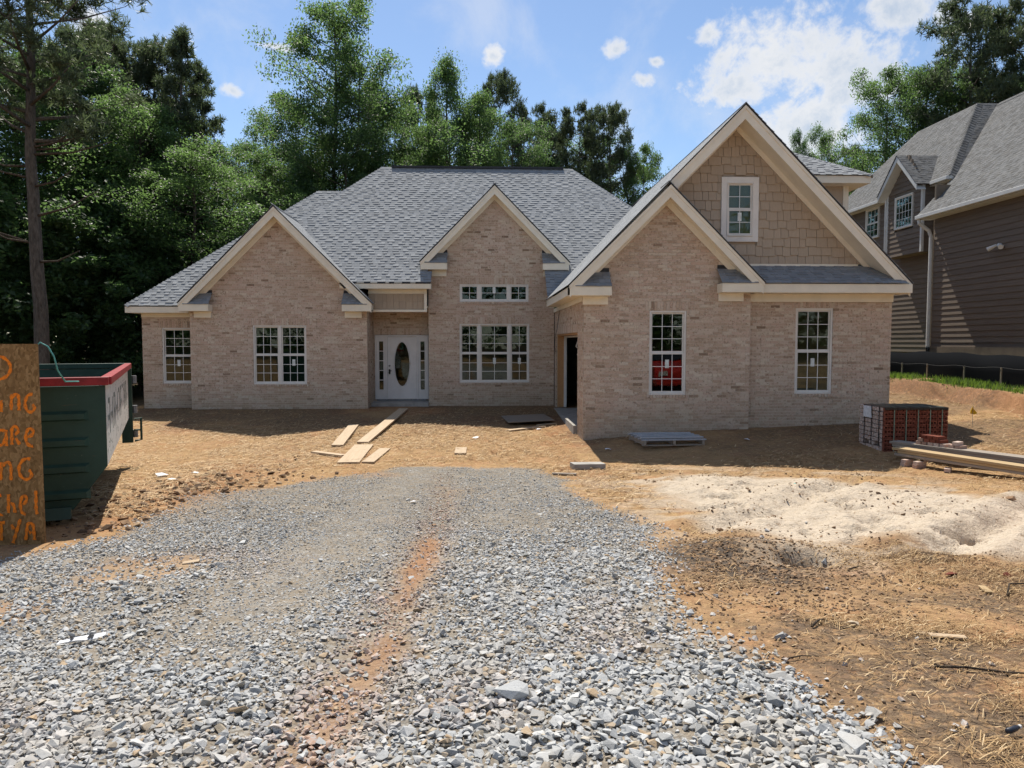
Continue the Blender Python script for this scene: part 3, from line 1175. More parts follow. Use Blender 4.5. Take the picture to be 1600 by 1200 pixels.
def brick_wall(O, U, Nn, poly, holes, parent, singles=False, solid=True):
    """holes: (u0, u1, z0, z1, soldier, sill). Every brick has its own edges; mortar lies 8 mm behind."""
    O, U, Nn = Vector(O), Vector(U), Vector(Nn)
    zmin, zmax = min(p[1] for p in poly), max(p[1] for p in poly)
    mo, br = MB(), MB()
    single = []
    k = math.floor((zmin - ZB) / CO)
    while ZB + k * CO < zmax - .01:
        z0, z1 = ZB + k * CO, ZB + (k + 1) * CO
        zm = (z0 + z1) / 2
        iv = scan(poly, min(max(zm, zmin + .002), zmax - .002))
        ivm = [i[:] for i in iv]
        for h in holes:
            u0, u1, h0, h1, sol, sil = h
            if h0 < zm < h1:
                iv, ivm = cut(iv, u0, u1), cut(ivm, u0, u1)
            if sol and h1 < zm < h1 + 3 * CO:
                iv = cut(iv, u0 - .1, u1 + .1)
            if sil and h0 - CO < zm < h0:
                iv = cut(iv, u0 - .06, u1 + .06)
        for a, b in ivm:
            mo.obox(O, U, Z_, Nn, a, b, max(z0, zmin), z1, -.10, -.008)
        off = 0.0 if k % 2 else .1065
        for a, b in iv:
            j = math.floor((a - off) / .213)
            while off + j * .213 < b:
                l, r = off + j * .213 + .005, off + (j + 1) * .213 - .005
                full = l >= a - .001 and r <= b + .001
                l, r = max(l, a), min(r, b)
                j += 1
                if r - l < .02:
                    continue
                d = brs.uniform(-.0025, .0025)
                if singles and full and BRICK_LEFT[0] > 0 and zm > .35 and brs.random() < .93:
                    BRICK_LEFT[0] -= 1
                    single.append((l + r) / 2, ) if False else single.append(((l + r) / 2, zm, d))
                    continue
                br.obox(O, U, Z_, Nn, l, r, z0 + .005, z1 - .005, -.03, d)
        k += 1
    for u0, u1, h0, h1, sol, sil in holes:
        if sol:
            n = max(1, round((u1 - u0 + .2) / .0677))
            w = (u1 - u0 + .2) / n
            for i in range(n):
                br.obox(O, U, Z_, Nn, u0 - .1 + i * w + .005, u0 - .1 + (i + 1) * w - .005, h1 + .004, h1 + 3 * CO - .005, -.1, brs.uniform(.0, .004))
        if sil:
            n = max(1, round((u1 - u0 + .12) / .075))
            w = (u1 - u0 + .12) / n
            for i in range(n):
                br.obox(O, U, Z_, Nn, u0 - .06 + i * w + .004, u0 - .06 + (i + 1) * w - .004, h0 - CO + .004, h0 - .004, -.1, .022 + brs.uniform(0, .004))
    wall = mo.build('brick_wall', M['mortar'], parent)
    bw = br.build('brickwork', M['brick'], wall)
    bw['kind'] = 'stuff'
    if single:
        if not BRICK_MESHES:
            for q in range(3):
                b = MB()
                b.box(-.1015 + brs.uniform(0, .002), .1015, -.03, brs.uniform(-.002, .002), -.0288, .0288)
                BRICK_MESHES.append(b.mesh('brick', M['brick']))
        assert abs(U.x) == 1
        for u, z, d in single:
            o = bpy.data.objects.new('brick', BRICK_MESHES[brs.randrange(3)])
            COL.objects.link(o)
            o.parent = wall
            o.location = O + U * u + Z_ * z + Nn * d
            o.rotation_euler = (0, 0, math.pi)
    return wall


SHINGLE_LEFT = [300]
SHINGLE_MESHES = {}
srs = random.Random(33)


def roof_plane(O, U, V, poly, parent, name='roof', mat='shingle', singles=False, thick=.02, exposure=.128, tk=1.0):
    """U along the eave, V up the slope; poly in (u, v). Tabs overlap course by course over a solid deck."""
    O, U, V = Vector(O), Vector(U).normalized(), Vector(V).normalized()
    Nn = U.cross(V).normalized()
    deck = MB()
    deck.prism([O + U * u + V * v - Nn * thick for u, v in poly], Nn * thick)
    d = deck.build(name, M['flash'], parent)
    sh = MB()
    vmin, vmax = min(p[1] for p in poly), max(p[1] for p in poly)
    v = vmin - .02
    singl = []
    while v < vmax - .03:
        for a, b in scan(poly, min(max(v + .07, vmin + .002), vmax - .002)):
            u = a - .01
            tall = srs.random() < .5
            while u < b:
                w = srs.uniform(.10, .26)
                r = min(u + w, b + .01)
                if r - u > .03:
                    t = (srs.uniform(.014, .017) if tall else srs.uniform(.002, .004)) * tk - (1 - tk) * .003
                    if singles and SHINGLE_LEFT[0] > 0:
                        SHINGLE_LEFT[0] -= 1
                        singl.append((u, r, v, t))
                    else:
                        P = lambda uu, vv, nn: O + U * uu + V * vv + Nn * nn
                        sh.hexa([P(u, v, 0), P(r, v, 0), P(r, v + exposure + .015, .0), P(u, v + exposure + .015, .0),
                                 P(u, v, t + .004), P(r, v, t + .004), P(r, v + exposure + .015, .003), P(u, v + exposure + .015, .003)], skip=(0,))
                u = r
                tall = not tall
        v += exposure
    if sh.v:
        s = sh.build('shingles', M[mat], d)
        s['kind'] = 'stuff'
    for u, r, v, t in singl:
        key = round((r - u) * 20)
        tk = t > .005
        if (key, tk, mat) not in SHINGLE_MESHES:
            w2 = key / 40.0
            b = MB()
            tt = .020 if tk else .008
            e = exposure + .015
            b.hexa([(-w2, 0, 0), (w2, 0, 0), (w2, e, 0), (-w2, e, 0), (-w2, 0, tt), (w2, 0, tt), (w2, e, .003), (-w2, e, .003)])
            SHINGLE_MESHES[(key, tk, mat)] = b.mesh('shingle', M[mat])
        o = bpy.data.objects.new('shingle', SHINGLE_MESHES[(key, tk, mat)])
        COL.objects.link(o)
        o.parent = d
        mt = Matrix((U, V, Nn)).transposed().to_4x4()
        mt.translation = O + U * ((u + r) / 2) + V * v
        o.matrix_world = mt
        o.scale = ((r - u) / (key / 20.0) if key else 1, 1, 1)
    return d


def cap_line(A, B, n1, n2, parent, mat='shingle', w=.14):
    """overlapping cap shingles along a ridge or hip from A to B; n1, n2 are the down-slope directions"""
    A, B = Vector(A), Vector(B)
    L = (B - A).length
    t = (B - A) / L
    n1 = (Vector(n1) - t * Vector(n1).dot(t)).normalized()
    n2 = (Vector(n2) - t * Vector(n2).dot(t)).normalized()
    up = Vector((0, 0, 1))
    up = (up - t * up.dot(t)).normalized()
    m = MB()
    k = 0
    step = .16
    while k * step < L:
        a = A + t * (k * step)
        b = A + t * min(L, k * step + step + .05)
        ha, hb = .022, .008
        for nn in (n1, n2):
            p = [a + up * ha, b + up * hb, b + nn * w + up * hb, a + nn * w + up * ha]
            q = [v - up * .02 for v in p]
            m.hexa(q + p)
        k += 1
    o = m.build('ridge_caps', M[mat], parent)
    o['kind'] = 'stuff'
    return o


def window(O, U, Nn, u0, u1, z0, z1, parent, cols=(1.0,), lites=((3, 3), (3, 3)), mull=.085, setback=.045, fw=.045, stick=(), fmat='white'):
    """cols: widths of the units; lites: per sash from top to bottom (nx, nz), or one pair for a fixed unit"""
    O, U, Nn = Vector(O), Vector(U), Vector(Nn)
    fr = MB()
    B = lambda mb, a, b, c, d, n0, n1: mb.obox(O, U, Z_, Nn, a, b, c, d, n0, n1)
    n1 = -setback + .03
    n0 = -setback - .07
    B(fr, u0, u0 + fw, z0, z1, n0, n1)
    B(fr, u1 - fw, u1, z0, z1, n0, n1)
    B(fr, u0 + fw, u1 - fw, z1 - fw, z1, n0, n1)
    B(fr, u0 + fw, u1 - fw, z0, z0 + fw, n0, n1 + .012)
    tot = sum(cols)
    inner = (u1 - u0) - 2 * fw - mull * (len(cols) - 1)
    units = []
    a = u0 + fw
    for i, c in enumerate(cols):
        w = inner * c / tot
        units.append((a, a + w))
        a += w
        if i < len(cols) - 1:
            B(fr, a, a + mull, z0 + fw, z1 - fw, n0, n1 - .004)
            a += mull
    win = fr.build('window', M[fmat], parent, bevel=.004)
    for ui, (a, b) in enumerate(units):
        lt = lites[ui] if isinstance(lites[0][0], tuple) else lites
        zt, zb = z1 - fw, z0 + fw
        ns = len(lt)
        for si, (nx, nz) in enumerate(lt):
            hi = zt - (zt - zb) * si / ns
            lo = zt - (zt - zb) * (si + 1) / ns
            back = -setback - .005 - (.022 if (si and ns > 1) else 0)
            back = -setback - .03 if (ns > 1 and si == 0) else -setback - .003
            sw = .034
            sm_ = MB()
            B(sm_, a, a + sw, lo, hi, back - .022, back + .012)
            B(sm_, b - sw, b, lo, hi, back - .022, back + .012)
            B(sm_, a + sw, b - sw, hi - sw, hi, back - .022, back + .012)
            B(sm_, a + sw, b - sw, lo, lo + sw * 1.15, back - .022, back + .012)
            sm_.build('sash', M[fmat], win)
            ga, gb, gc, gd = a + sw, b - sw, lo + sw * 1.15, hi - sw
            mt = .0065
            g = MB()
            for q in range(1, nx):
                x = ga + (gb - ga) * q / nx
                B(g, x - mt, x + mt, gc, gd, back - .002, back + .006)
            for q in range(1, nz):
                z = gc + (gd - gc) * q / nz
                B(g, ga, gb, z - mt, z + mt, back - .0035, back + .0045)
            g.build('muntin', M['muntin'], win)
            for qx in range(nx):
                for qz in range(nz):
                    p = MB()
                    l, r = ga + (gb - ga) * qx / nx, ga + (gb - ga) * (qx + 1) / nx
                    c, d = gc + (gd - gc) * qz / nz, gc + (gd - gc) * (qz + 1) / nz
                    B(p, l + .001, r - .001, c + .001, d - .001, back - .008, back - .004)
                    p.build('pane', M['glass'], win)
            if (ui, si) in stick:
                s = MB()
                cx = ga + (gb - ga) * .5
                w2, h2 = .045, .095
                cz = gc + (gd - gc) * .74
                if nx % 2 == 0:
                    cx += .0
                B(s, cx - w2, cx + w2, cz - h2, cz + h2, back - .0035, back - .002)
                s.build('sticker', M['sticker'], win)
    return win


def gable_trim(xl, zl, xp, zp, xr, zr, yf, yw, parent, ret=.95, tv=.27, frieze=.17, returns=(True, True), fr_lo=None):
    """rake boards, soffit and frieze of a front-facing gable; (xp, zp) is the outer peak"""
    rk = MB()
    so = MB()
    fz = MB()
    for (xe, ze) in ((xl, zl), (xr, zr)):
        s = 1 if xe > xp else -1
        # rake fascia
        rk.prism([(xp, yf, zp - .03), (xe, yf, ze - .03), (xe, yf, ze - .03 - tv), (xp, yf, zp - .03 - tv)][::s], (0, .03, 0))
        # shadow strip along its top edge
        rk.prism([(xp, yf - .018, zp - .03), (xe + s * .012, yf - .018, ze - .03 - .012), (xe + s * .012, yf - .018, ze - .03 - .085), (xp, yf - .018, zp - .105)][::s], (0, .017, 0))
        # soffit under the overhang
        so.prism([(xp, yf + .032, zp - tv + .05), (xe, yf + .032, ze - tv + .05), (xe, yf + .032, ze - tv + .03), (xp, yf + .032, zp - tv + .03)][::s], (0, yw - yf - .034, 0))
        lim = fr_lo if fr_lo is not None else ze + .30
        tt = min(1.0, (zp - lim) / (zp - ze))
        xq, zq = xp + (xe - xp) * tt, zp + (ze - zp) * tt
        fz.prism([(xp, yw - .03, zp - tv + .03), (xq, yw - .03, zq - tv + .03), (xq, yw - .03, zq - tv - frieze + .03), (xp, yw - .03, zp - tv - frieze + .03)][::s], (0, .028, 0))
    rk.build('rake_board', M['trim'], parent)
    so.build('soffit', M['trim'], parent)
    fz.build('frieze_board', M['trim'], parent)
    for (xe, ze, on) in ((xl, zl, returns[0]), (xr, zr, returns[1])):
        if not on:
            continue
        s = 1 if xe > xp else -1
        xi = xe - s * ret
        a, b = min(xe, xi), max(xe, xi)
        rb = MB()
        zt = ze - .03 - .03
        rb.box(a, b, yf + .001, yw + .0, zt - .20, zt)
        rb.build('cornice_return', M['trim'], parent, bevel=.006)
        fb = MB()
        fb.box(min(xi + s * .03, xe - s * .33), max(xi + s * .03, xe - s * .33), yw - .06, yw - .001, zt - .38, zt - .202)
        fb.build('frieze_board', M['trim'], parent)
        # small pent roof over the return
        rise = .34
        sl = math.hypot(yw - yf, rise)
        L = b - a
        k = ret / (abs(zp - ze) / abs(xp - xe)) if False else 0
        if s < 0:
            poly = [(.10, 0), (L, 0), (L, sl), (.10 + .30, sl)]
        else:
            poly = [(0, 0), (L - .10, 0), (L - .40, sl), (0, sl)]
        roof_plane((a, yf + .0, zt + .012), X_, (0, yw - yf, rise), poly, parent, 'return_roof', singles=True, thick=.012, tk=.6)
        fl = MB()
        fl.box(a + (.42 if s < 0 else 0), b - (.42 if s > 0 else 0), yw - .012, yw - .002, zt + rise - .01, zt + rise + .09)
        fl.build('flashing', M['flash'], parent)


# ------------------------------------------------------------------ the brick house
house = tag(empty('house', (0, 0, 0)), 'single storey brick house with grey shingle roof, cream gables and open garage', 'house')
H = house
HN = -Y_

# --- openings: (x0, x1, z0, z1) with z on the course grid
W1 = (-9.67, -8.74, snap(.55), snap(2.26))
W2 = (-6.77, -5.20, snap(.54), snap(2.33))
W3 = (-.66, 1.47, snap(3.03), snap(3.63))
W4 = (-.67, 1.50, snap(.54), snap(2.41))
W5 = (3.77, 4.61, snap(.59), snap(2.49))
W6 = (7.19, 8.06, snap(.65), snap(2.56))
DOOR = (-3.37, -1.66, -.02, snap(2.06))


def hole(w, O=0.0, sol=True, sil=True):
    return (w[0] - O, w[1] - O, w[2], w[3], sol, sil)


# front walls, u measured along +X from x=0 so O=(0, y, 0)
brick_wall((0, 22.8, 0), X_, HN, [(-10.26, -.6), (-8.62, -.6), (-8.62, 2.75), (-10.26, 2.75)], [hole(W1)], H)
brick_wall((0, 22.2, 0), X_, HN, [(-8.60, -.6), (-3.40, -.6), (-3.40, 2.93), (-6.01, 5.54), (-8.60, 2.95)], [hole(W2)], H)
brick_wall((0, 22.9, 0), X_, HN, [(-1.62, -.6), (2.27, -.6), (2.27, 3.85), (1.95, 4.2), (1.95, 4.77), (.42, 6.36), (-1.62, 4.26)], [hole(W3), hole(W4)], H)
brick_wall((0, 23.5, 0), X_, HN, [(-3.40, -.6), (-1.62, -.6), (-1.62, 2.85), (-3.40, 2.85)], [hole(DOOR, sil=False)], H)
brick_wall((0, 16.4, 0), X_, HN, [(2.29, -.8), (6.06, -.8), (6.06, 3.10), (4.12, 5.05), (2.29, 3.22)], [hole(W5)], H, singles=True)
brick_wall((0, 16.6, 0), X_, HN, [(6.06, -.8), (9.43, -.8), (9.43, 2.95), (6.06, 2.95)], [hole(W6)], H)
# side walls
brick_wall((-3.40, 0, 0), Y_, X_, [(22.23, -.6), (23.5, -.6), (23.5, 2.85), (22.23, 2.85)], [], H)
GD = (17.45, 22.45, -.8, snap(2.02))
brick_wall((2.29, 0, 0), -Y_, -X_, [(-22.9, -.8), (-16.43, -.8), (-16.43, 2.85), (-22.9, 2.85)], [(-GD[1], -GD[0], GD[2], GD[3], False, False)], H)
brick_wall((6.06, 0, 0), Y_, X_, [(16.43, -.8), (16.6, -.8), (16.6, 2.95), (16.43, 2.95)], [], H)
brick_wall((9.43, 0, 0), Y_, X_, [(16.63, -.8), (30, -.8), (30, 2.95), (16.63, 2.95)], [], H)
brick_wall((-10.26, 0, 0), -Y_, -X_, [(-32, -.6), (-22.83, -.6), (-22.83, 2.75), (-32, 2.75)], [], H)
# soldier course across the garage opening
sb = MB()
n = int((GD[1] - GD[0]) / .0677)
for i in range(n):
    y0 = GD[0] + i * (GD[1] - GD[0]) / n
    sb.box(2.286, 2.34, y0 + .004, y0 + (GD[1] - GD[0]) / n - .004, GD[3] + .003, GD[3] + .2)
o = sb.build('brickwork', M['brick'], H)
o['kind'] = 'stuff'
# back wall and interior
ib = MB()
ib.box(-10.2, 9.4, 32.0, 32.1, -.4, 2.9)
ib.build('back_wall', M['mortar'], H)
ii = MB()
ii.box(-10.1, 2.1, 23.65, 32, -.12, -.02)
ii.box(-8.5, -3.5, 22.35, 23.64, -.12, -.02)
ii.box(-1.5, 2.1, 23.05, 23.64, -.12, -.02)
ii.build('floor_slab', M['concrete'], H)
gs = MB()
gs.box(2.2, 9.35, 17.47, 30, -.5, -.19)
gs.build('garage_slab', M['concrete'], H)
iw = MB()
iw.box(-10.1, -3.5, 26.3, 26.4, -.02, 2.75)
iw.box(-3.49, 2.1, 29.0, 29.1, -.02, 4.0)
iw.box(-8.62, -8.52, 22.4, 26.29, -.02, 2.75)
iw.box(-3.50, -3.42, 23.7, 28.99, -.02, 2.75)
iw.box(2.42, 2.5, 22.95, 30, -.16, 2.75)
iw.box(2.51, 9.3, 26.5, 26.6, -.16, 2.75)
iw.box(-10.15, -3.45, 22.95, 32, 2.76, 2.85)
iw.box(2.5, 9.35, 16.75, 30, 2.82, 2.9)
iw.box(-3.40, 2.1, 23.7, 30, 4.01, 4.1)
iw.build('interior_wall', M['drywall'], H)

# --- windows
OW = lambda y: (0, y, 0)
window(OW(22.8), X_, HN, *W1, H, stick=((0, 1),))
window(OW(22.2), X_, HN, *W2, H, cols=(1, 1), stick=((1, 1),))
window(OW(22.9), X_, HN, *W3, H, cols=(.62, 1, .62), lites=(((2, 2),), ((2, 2),), ((2, 2),)), stick=((1, 0),))
window(OW(22.9), X_, HN, *W4, H, cols=(.62, 1, .62), lites=(((2, 3), (2, 3)),) * 3, stick=((1, 1), (2, 1)))
window(OW(16.4), X_, HN, *W5, H, stick=((0, 1),))
window(OW(16.6), X_, HN, *W6, H, stick=((0, 1),))

# --- upper gable: shakes laid one by one, window with a wide white surround
SY = 16.8
sd_poly = [(3.3, 3.55), (8.55, 3.55), (5.80, 6.55)]
back = MB()
back.prism([(3.2, SY + .03, 3.4), (8.7, SY + .03, 3.4), (5.80, SY + .03, 6.62)], (0, .05, 0))
gsd = back.build('gable_siding', M['shake'], H)
WS = (5.48, 6.34, 4.10, 5.56)
z = 3.60
row = 0
sh_rs = random.Random(5)
while z < 6.55:
    for a, b in scan([(2.40, 3.4), (9.20, 3.4), (5.80, 6.75)], min(z + .0, 6.7)):
        a += .05
        b -= .05
        u = a
        while u < b - .03:
            w = sh_rs.uniform(.13, .30)
            r = min(u + w, b)
            drop = sh_rs.choice((0, .0, .028, .04))
            segs = [(u, r)]
            if z + .2 > WS[2] - .0 and z < WS[3]:
                segs = [tuple(q) for q in cut([[u, r]], WS[0] + .02, WS[1] - .02)]
            for l, q in segs:
                if q - l > .025:
                    m = MB()
                    z0, z1 = z - drop, z + .235
                    m.hexa([(l + .004, SY - .016, z0), (q - .004, SY - .016, z0), (q - .004, SY + .03, z0), (l + .004, SY + .03, z0),
                            (l + .004, SY + .012, z1), (q - .004, SY + .012, z1), (q - .004, SY + .03, z1), (l + .004, SY + .03, z1)])
                    m.build('shake', M['shake'], gsd)
            u = r
    z += .205
tb = MB()
tb.box(3.3, 8.7, SY - .022, SY + .03, 3.42, 3.60)
tb.build('frieze_board', M['trim'], H)
ws = MB()
tw = .125
ws.box(WS[0], WS[0] + tw, SY - .045, SY + .02, WS[2], WS[3])
ws.box(WS[1] - tw, WS[1], SY - .045, SY + .02, WS[2], WS[3])
ws.box(WS[0] + tw, WS[1] - tw, SY - .046, SY + .02, WS[3] - tw, WS[3])
ws.box(WS[0] + tw, WS[1] - tw, SY - .046, SY + .02, WS[2], WS[2] + tw)
ws.build('window_surround', M['white_trim'], H, bevel=.004)
window((0, SY - .03, 0), X_, HN, WS[0] + tw, WS[1] - tw, WS[2] + tw, WS[3] - tw, H, lites=((2, 2), (2, 2)), setback=.0, fw=.025, stick=((0, 1),))

# --- gable trim
gable_trim(-8.79, 2.97, -6.01, 5.76, -3.22, 2.97, 21.85, 22.2, H, ret=.86)
gable_trim(-1.83, 4.27, .42, 6.57, 2.69, 4.27, 22.55, 22.9, H, ret=.80, tv=.26)
gable_trim(1.93, 3.08, 4.12, 5.25, 6.21, 3.16, 16.02, 16.4, H, ret=.92)
gable_trim(1.97, 3.14, 5.80, 7.02, 9.62, 3.16, 16.2, 16.8, H, tv=.30, returns=(False, False), frieze=.14, fr_lo=3.45)
# eave of the right wing under the shake gable: fascia, frieze and skirt roof
eb = MB()
eb.box(6.2, 9.62, 16.12, 16.6, 2.90, 3.10)
eb.build('cornice_return', M['trim'], H, bevel=.006)
eb = MB()
eb.box(6.1, 9.43, 16.54, 16.599, 2.72, 2.898)
eb.build('frieze_board', M['trim'], H)
roof_plane((6.16, 16.10, 3.12), X_, (0, .70, .44), [(0, 0), (3.36, 0), (2.75, .827), (0, .827)], H, 'skirt_roof', singles=True, thick=.012)
# soffit end panel where the return meets the rake
# --- porch beam with shake panel
pb = MB()
pb.box(-3.40, -1.64, 22.45, 22.6, 2.72, 2.79)
pb.box(-3.40, -1.64, 22.50, 22.6, 3.27, 3.55)
pb.box(-1.72, -1.64, 22.46, 22.6, 2.791, 3.269)
pb.build('porch_beam', M['trim'], H)
px0 = -3.40
k = 0
pp = MB()
pp.box(-3.40, -1.725, 22.53, 22.6, 2.80, 3.268)
pan = pp.build('porch_panel', M['shake'], H)
while px0 < -1.73:
    w = sh_rs.uniform(.13, .24)
    r = min(px0 + w, -1.725)
    for (za, zb_) in ((2.80, 3.03), (3.035, 3.265)):
        m = MB()
        m.box(px0 + .004, r - .004, 22.505 + (.006 if za > 3 else 0), 22.53, za, zb_)
        m.build('shake', M['shake'], pan)
    px0 = r
pc = MB()
pc.box(-3.39, -1.63, 22.601, 23.49, 2.86, 2.90)
pc.build('porch_ceiling', M['trim'], H)
st = MB()
st.box(-3.395, -1.625, 22.75, 23.49, -.4, -.055)
st.build('porch_step', M['concrete'], H, bevel=.01)

# --- front door with sidelights
du0, du1, dz1 = DOOR[0] + .01, DOOR[1] - .01, DOOR[3] - .01
dm = MB()
dy = 23.5
B = lambda mb, a, b, c, d, y0, y1: mb.box(a, b, y0, y1, c, d)
sl_w, slab0, slab1 = .36, -2.965, -2.055
B(dm, du0, du0 + .05, 0, dz1, dy - .03, dy + .1)
B(dm, du1 - .05, du1, 0, dz1, dy - .03, dy + .1)
B(dm, du0 + .05, du1 - .05, dz1 - .05, dz1, dy - .03, dy + .1)
B(dm, slab0 - .055, slab0 - .005, 0, dz1 - .051, dy - .02, dy + .09)
B(dm, slab1 + .005, slab1 + .055, 0, dz1 - .051, dy - .02, dy + .09)
dm.build('door_frame', M['door_white'], H, bevel=.004)
th = MB()
B(th, du0 + .05, du1 - .05, -.05, -.001, dy - .06, dy + .12)
th.build('threshold', M['grey_metal'], H)
# slab with an oval opening
E_ = 40
ocx, ocz, orx, orz = (slab0 + slab1) / 2 + .0, 1.11, .235, .70
slab_z0, slab_z1 = .005, dz1 - .056


def oval_slab(y0, y1):
    m = MB()
    outer, inner = [], []
    for i in range(E_):
        a = 2 * math.pi * i / E_
        c, s = math.cos(a), math.sin(a)
        inner.append((ocx + orx * c, ocz + orz * s))
        hx, hz = (slab1 - slab0) / 2, (slab_z1 - slab_z0) / 2
        k = 1 / max(abs(c) / hx, abs(s) / hz) if True else 1
        outer.append(((slab0 + slab1) / 2 + c * k, (slab_z0 + slab_z1) / 2 + s * k))
    # exact corners
    for cx_, cz_ in ((slab0, slab_z0), (slab1, slab_z0), (slab0, slab_z1), (slab1, slab_z1)):
        j = min(range(E_), key=lambda q: (outer[q][0] - cx_) ** 2 + (outer[q][1] - cz_) ** 2)
        outer[j] = (cx_, cz_)
    for i in range(E_):
        j = (i + 1) % E_
        m.poly([(outer[i][0], y0, outer[i][1]), (outer[j][0], y0, outer[j][1]), (inner[j][0], y0, inner[j][1]), (inner[i][0], y0, inner[i][1])])
        m.poly([(inner[i][0], y0, inner[i][1]), (inner[j][0], y0, inner[j][1]), (inner[j][0], y1, inner[j][1]), (inner[i][0], y1, inner[i][1])])
        m.poly([(outer[j][0], y0, outer[j][1]), (outer[i][0], y0, outer[i][1]), (outer[i][0], y1, outer[i][1]), (outer[j][0], y1, outer[j][1])])
    return m


dr = oval_slab(dy + .015, dy + .06).build('front_door', M['door_white'], H)
rim = MB()
pth = [(ocx + (orx + .012) * math.cos(2 * math.pi * i / E_), dy + .012, ocz + (orz + .012) * math.sin(2 * math.pi * i / E_)) for i in range(E_ + 1)]
rim.tube(pth, .016, 6)
rim.build('oval_moulding', M['door_white'], dr, smooth=True)
og = MB()
og.prism([(ocx + orx * math.cos(2 * math.pi * i / E_), dy + .03, ocz + orz * math.sin(2 * math.pi * i / E_)) for i in range(E_)], (0, .006, 0))
og.build('pane', M['glass'], dr)
hd = MB()
hd.box(slab0 + .035, slab0 + .085, dy - .03, dy + .014, .80, .95)
hd.tube([(slab0 + .06, dy - .028, .90), (slab0 + .06, dy - .06, .90), (slab0 + .13, dy - .06, .90)], .011, 8)
hd.build('handle', M['handle'], dr)
db = MB()
db.tube([(slab0 + .06, dy + .014, 1.06), (slab0 + .06, dy - .015, 1.06)], .03, 12)
db.build('deadbolt', M['grey_metal'], dr)
for a, b in ((du0 + .051, slab0 - .056), (slab1 + .056, du1 - .051)):
    s = MB()
    g0, g1 = (a + b) / 2 - .065, (a + b) / 2 + .065
    B(s, a, g0, 0, dz1 - .051, dy + .0, dy + .06)
    B(s, g1, b, 0, dz1 - .051, dy + .0, dy + .06)
    B(s, g0, g1, 0, .30, dy + .0, dy + .06)
    B(s, g0, g1, 1.83, dz1 - .051, dy + .0, dy + .06)
    for q in range(1, 5):
        zz = .30 + (1.83 - .30) * q / 5
        B(s, g0, g1, zz - .012, zz + .012, dy + .012, dy + .05)
    sl = s.build('sidelight', M['door_white'], H)
    for q in range(5):
        p = MB()
        B(p, g0, g1, .30 + 1.53 * q / 5 + .013, .30 + 1.53 * (q + 1) / 5 - .013, dy + .028, dy + .033)
        p.build('pane', M['glass'], sl)

# --- garage opening: bare timber jamb, white inner stop, hanging wire
gj = MB()
gj.box(2.33, 2.55, 22.36, 22.44, -.17, GD[3] - .05)
gj.box(2.33, 2.55, 17.46, 17.50, -.17, GD[3] - .05)
gj.box(2.33, 2.55, 17.46, 22.44, GD[3] - .049, GD[3] - .005)
gj.build('garage_jamb', M['jamb_wood'], H)
gt = MB()
gt.box(2.52, 2.60, 22.30, 22.355, -.17, GD[3] - .06)
gt.box(2.52, 2.60, 17.505, 22.295, GD[3] - .10, GD[3] - .052)
gt.build('door_track', M['white_trim'], H)
wr = MB()
wr.tube([(2.40, 18.0, GD[3] - .05), (2.38, 18.02, 1.84), (2.33, 18.02, 1.70), (2.42, 18.0, 1.62), (2.36, 18.0, 1.50), (2.41, 18.0, 1.44)], .012, 6)
wr.build('hanging_cable', M['white'], H, smooth=True)
wr = MB()
wr.tube([(2.27, 21.2, 2.84), (2.25, 21.4, 2.5), (2.26, 21.9, 2.2), (2.25, 22.35, 1.95), (2.26, 22.6, 1.65), (2.27, 22.4, 1.5)], .008, 5)
wr.build('loose_cable', M['handle'], H, smooth=True)

# --- eave fascia, soffits
PM = .917                       # pitch of the main roofs
ev = MB()
ev.box(-4.2, -1.50, 22.17, 22.20, 3.40, 3.57)
ev.box(-3.45, -1.60, 22.201, 22.52, 3.40, 3.43)
ev.box(-1.52, -1.50, 22.201, 22.6, 3.40, 3.57)
ev.build('fascia', M['trim'], H)
ev = MB()
ev.box(-10.55, -8.70, 22.37, 22.40, 2.68, 2.86)
ev.box(-10.54, -8.62, 22.401, 22.82, 2.68, 2.71)
ev.box(-10.55, -10.52, 22.401, 32.3, 2.68, 2.86)
ev.box(-10.519, -10.2, 22.83, 32.3, 2.68, 2.71)
ev.box(-10.26, -8.62, 22.76, 22.799, 2.56, 2.678)
ev.build('fascia', M['trim'], H)
ev = MB()
ev.box(1.93, 1.96, 16.05, 21.7, 2.84, 3.02)
ev.box(1.961, 2.27, 16.41, 21.7, 2.84, 2.87)
ev.box(2.25, 2.288, 16.41, 22.85, 2.72, 2.838)
ev.box(9.59, 9.62, 16.83, 30, 2.90, 3.08)
ev.box(9.44, 9.589, 16.83, 30, 2.90, 2.93)
ev.build('fascia', M['trim'], H)

# --- roofs
sl = math.sqrt(1 + PM * PM)
Vf = Vector((0, 1, PM))
roof_plane((0, 22.15, 3.56), X_, Vf, [(-7.2, 1.25 * sl), (-4.0, 0), (-1.50, 0), (-1.50, .39 * sl), (-1.63, .39 * sl), (-1.63, .83 * sl), (1.96, .83 * sl), (1.96, -.42 * sl), (3.2, -.42 * sl), (3.2, 0), (7.9, 0), (3.31, 4.95 * sl), (-3.55, 4.95 * sl)], H)
ridge_z = 3.56 + 4.95 * PM
rm = MB()
rm.prism([(3.31, 27.1, ridge_z), (8.26, 22.15, 3.56), (8.26, 32, 3.56)], (0, 0, -.05))
rm.prism([(-3.55, 27.1, ridge_z), (-8.5, 32, 3.56), (-8.5, 24.0, 3.56), (-7.2, 23.4, 4.71)], (0, 0, -.05))
rm.prism([(-3.55, 27.1, ridge_z), (3.31, 27.1, ridge_z), (8.26, 32.05, 3.56), (-8.5, 32.05, 3.56)], (0, 0, -.05))
rm.build('roof', M['shingle'], H)
cap_line((-3.55, 27.1, ridge_z), (3.31, 27.1, ridge_z), (0, -1, -PM), (0, 1, -PM), H)
vent = MB()
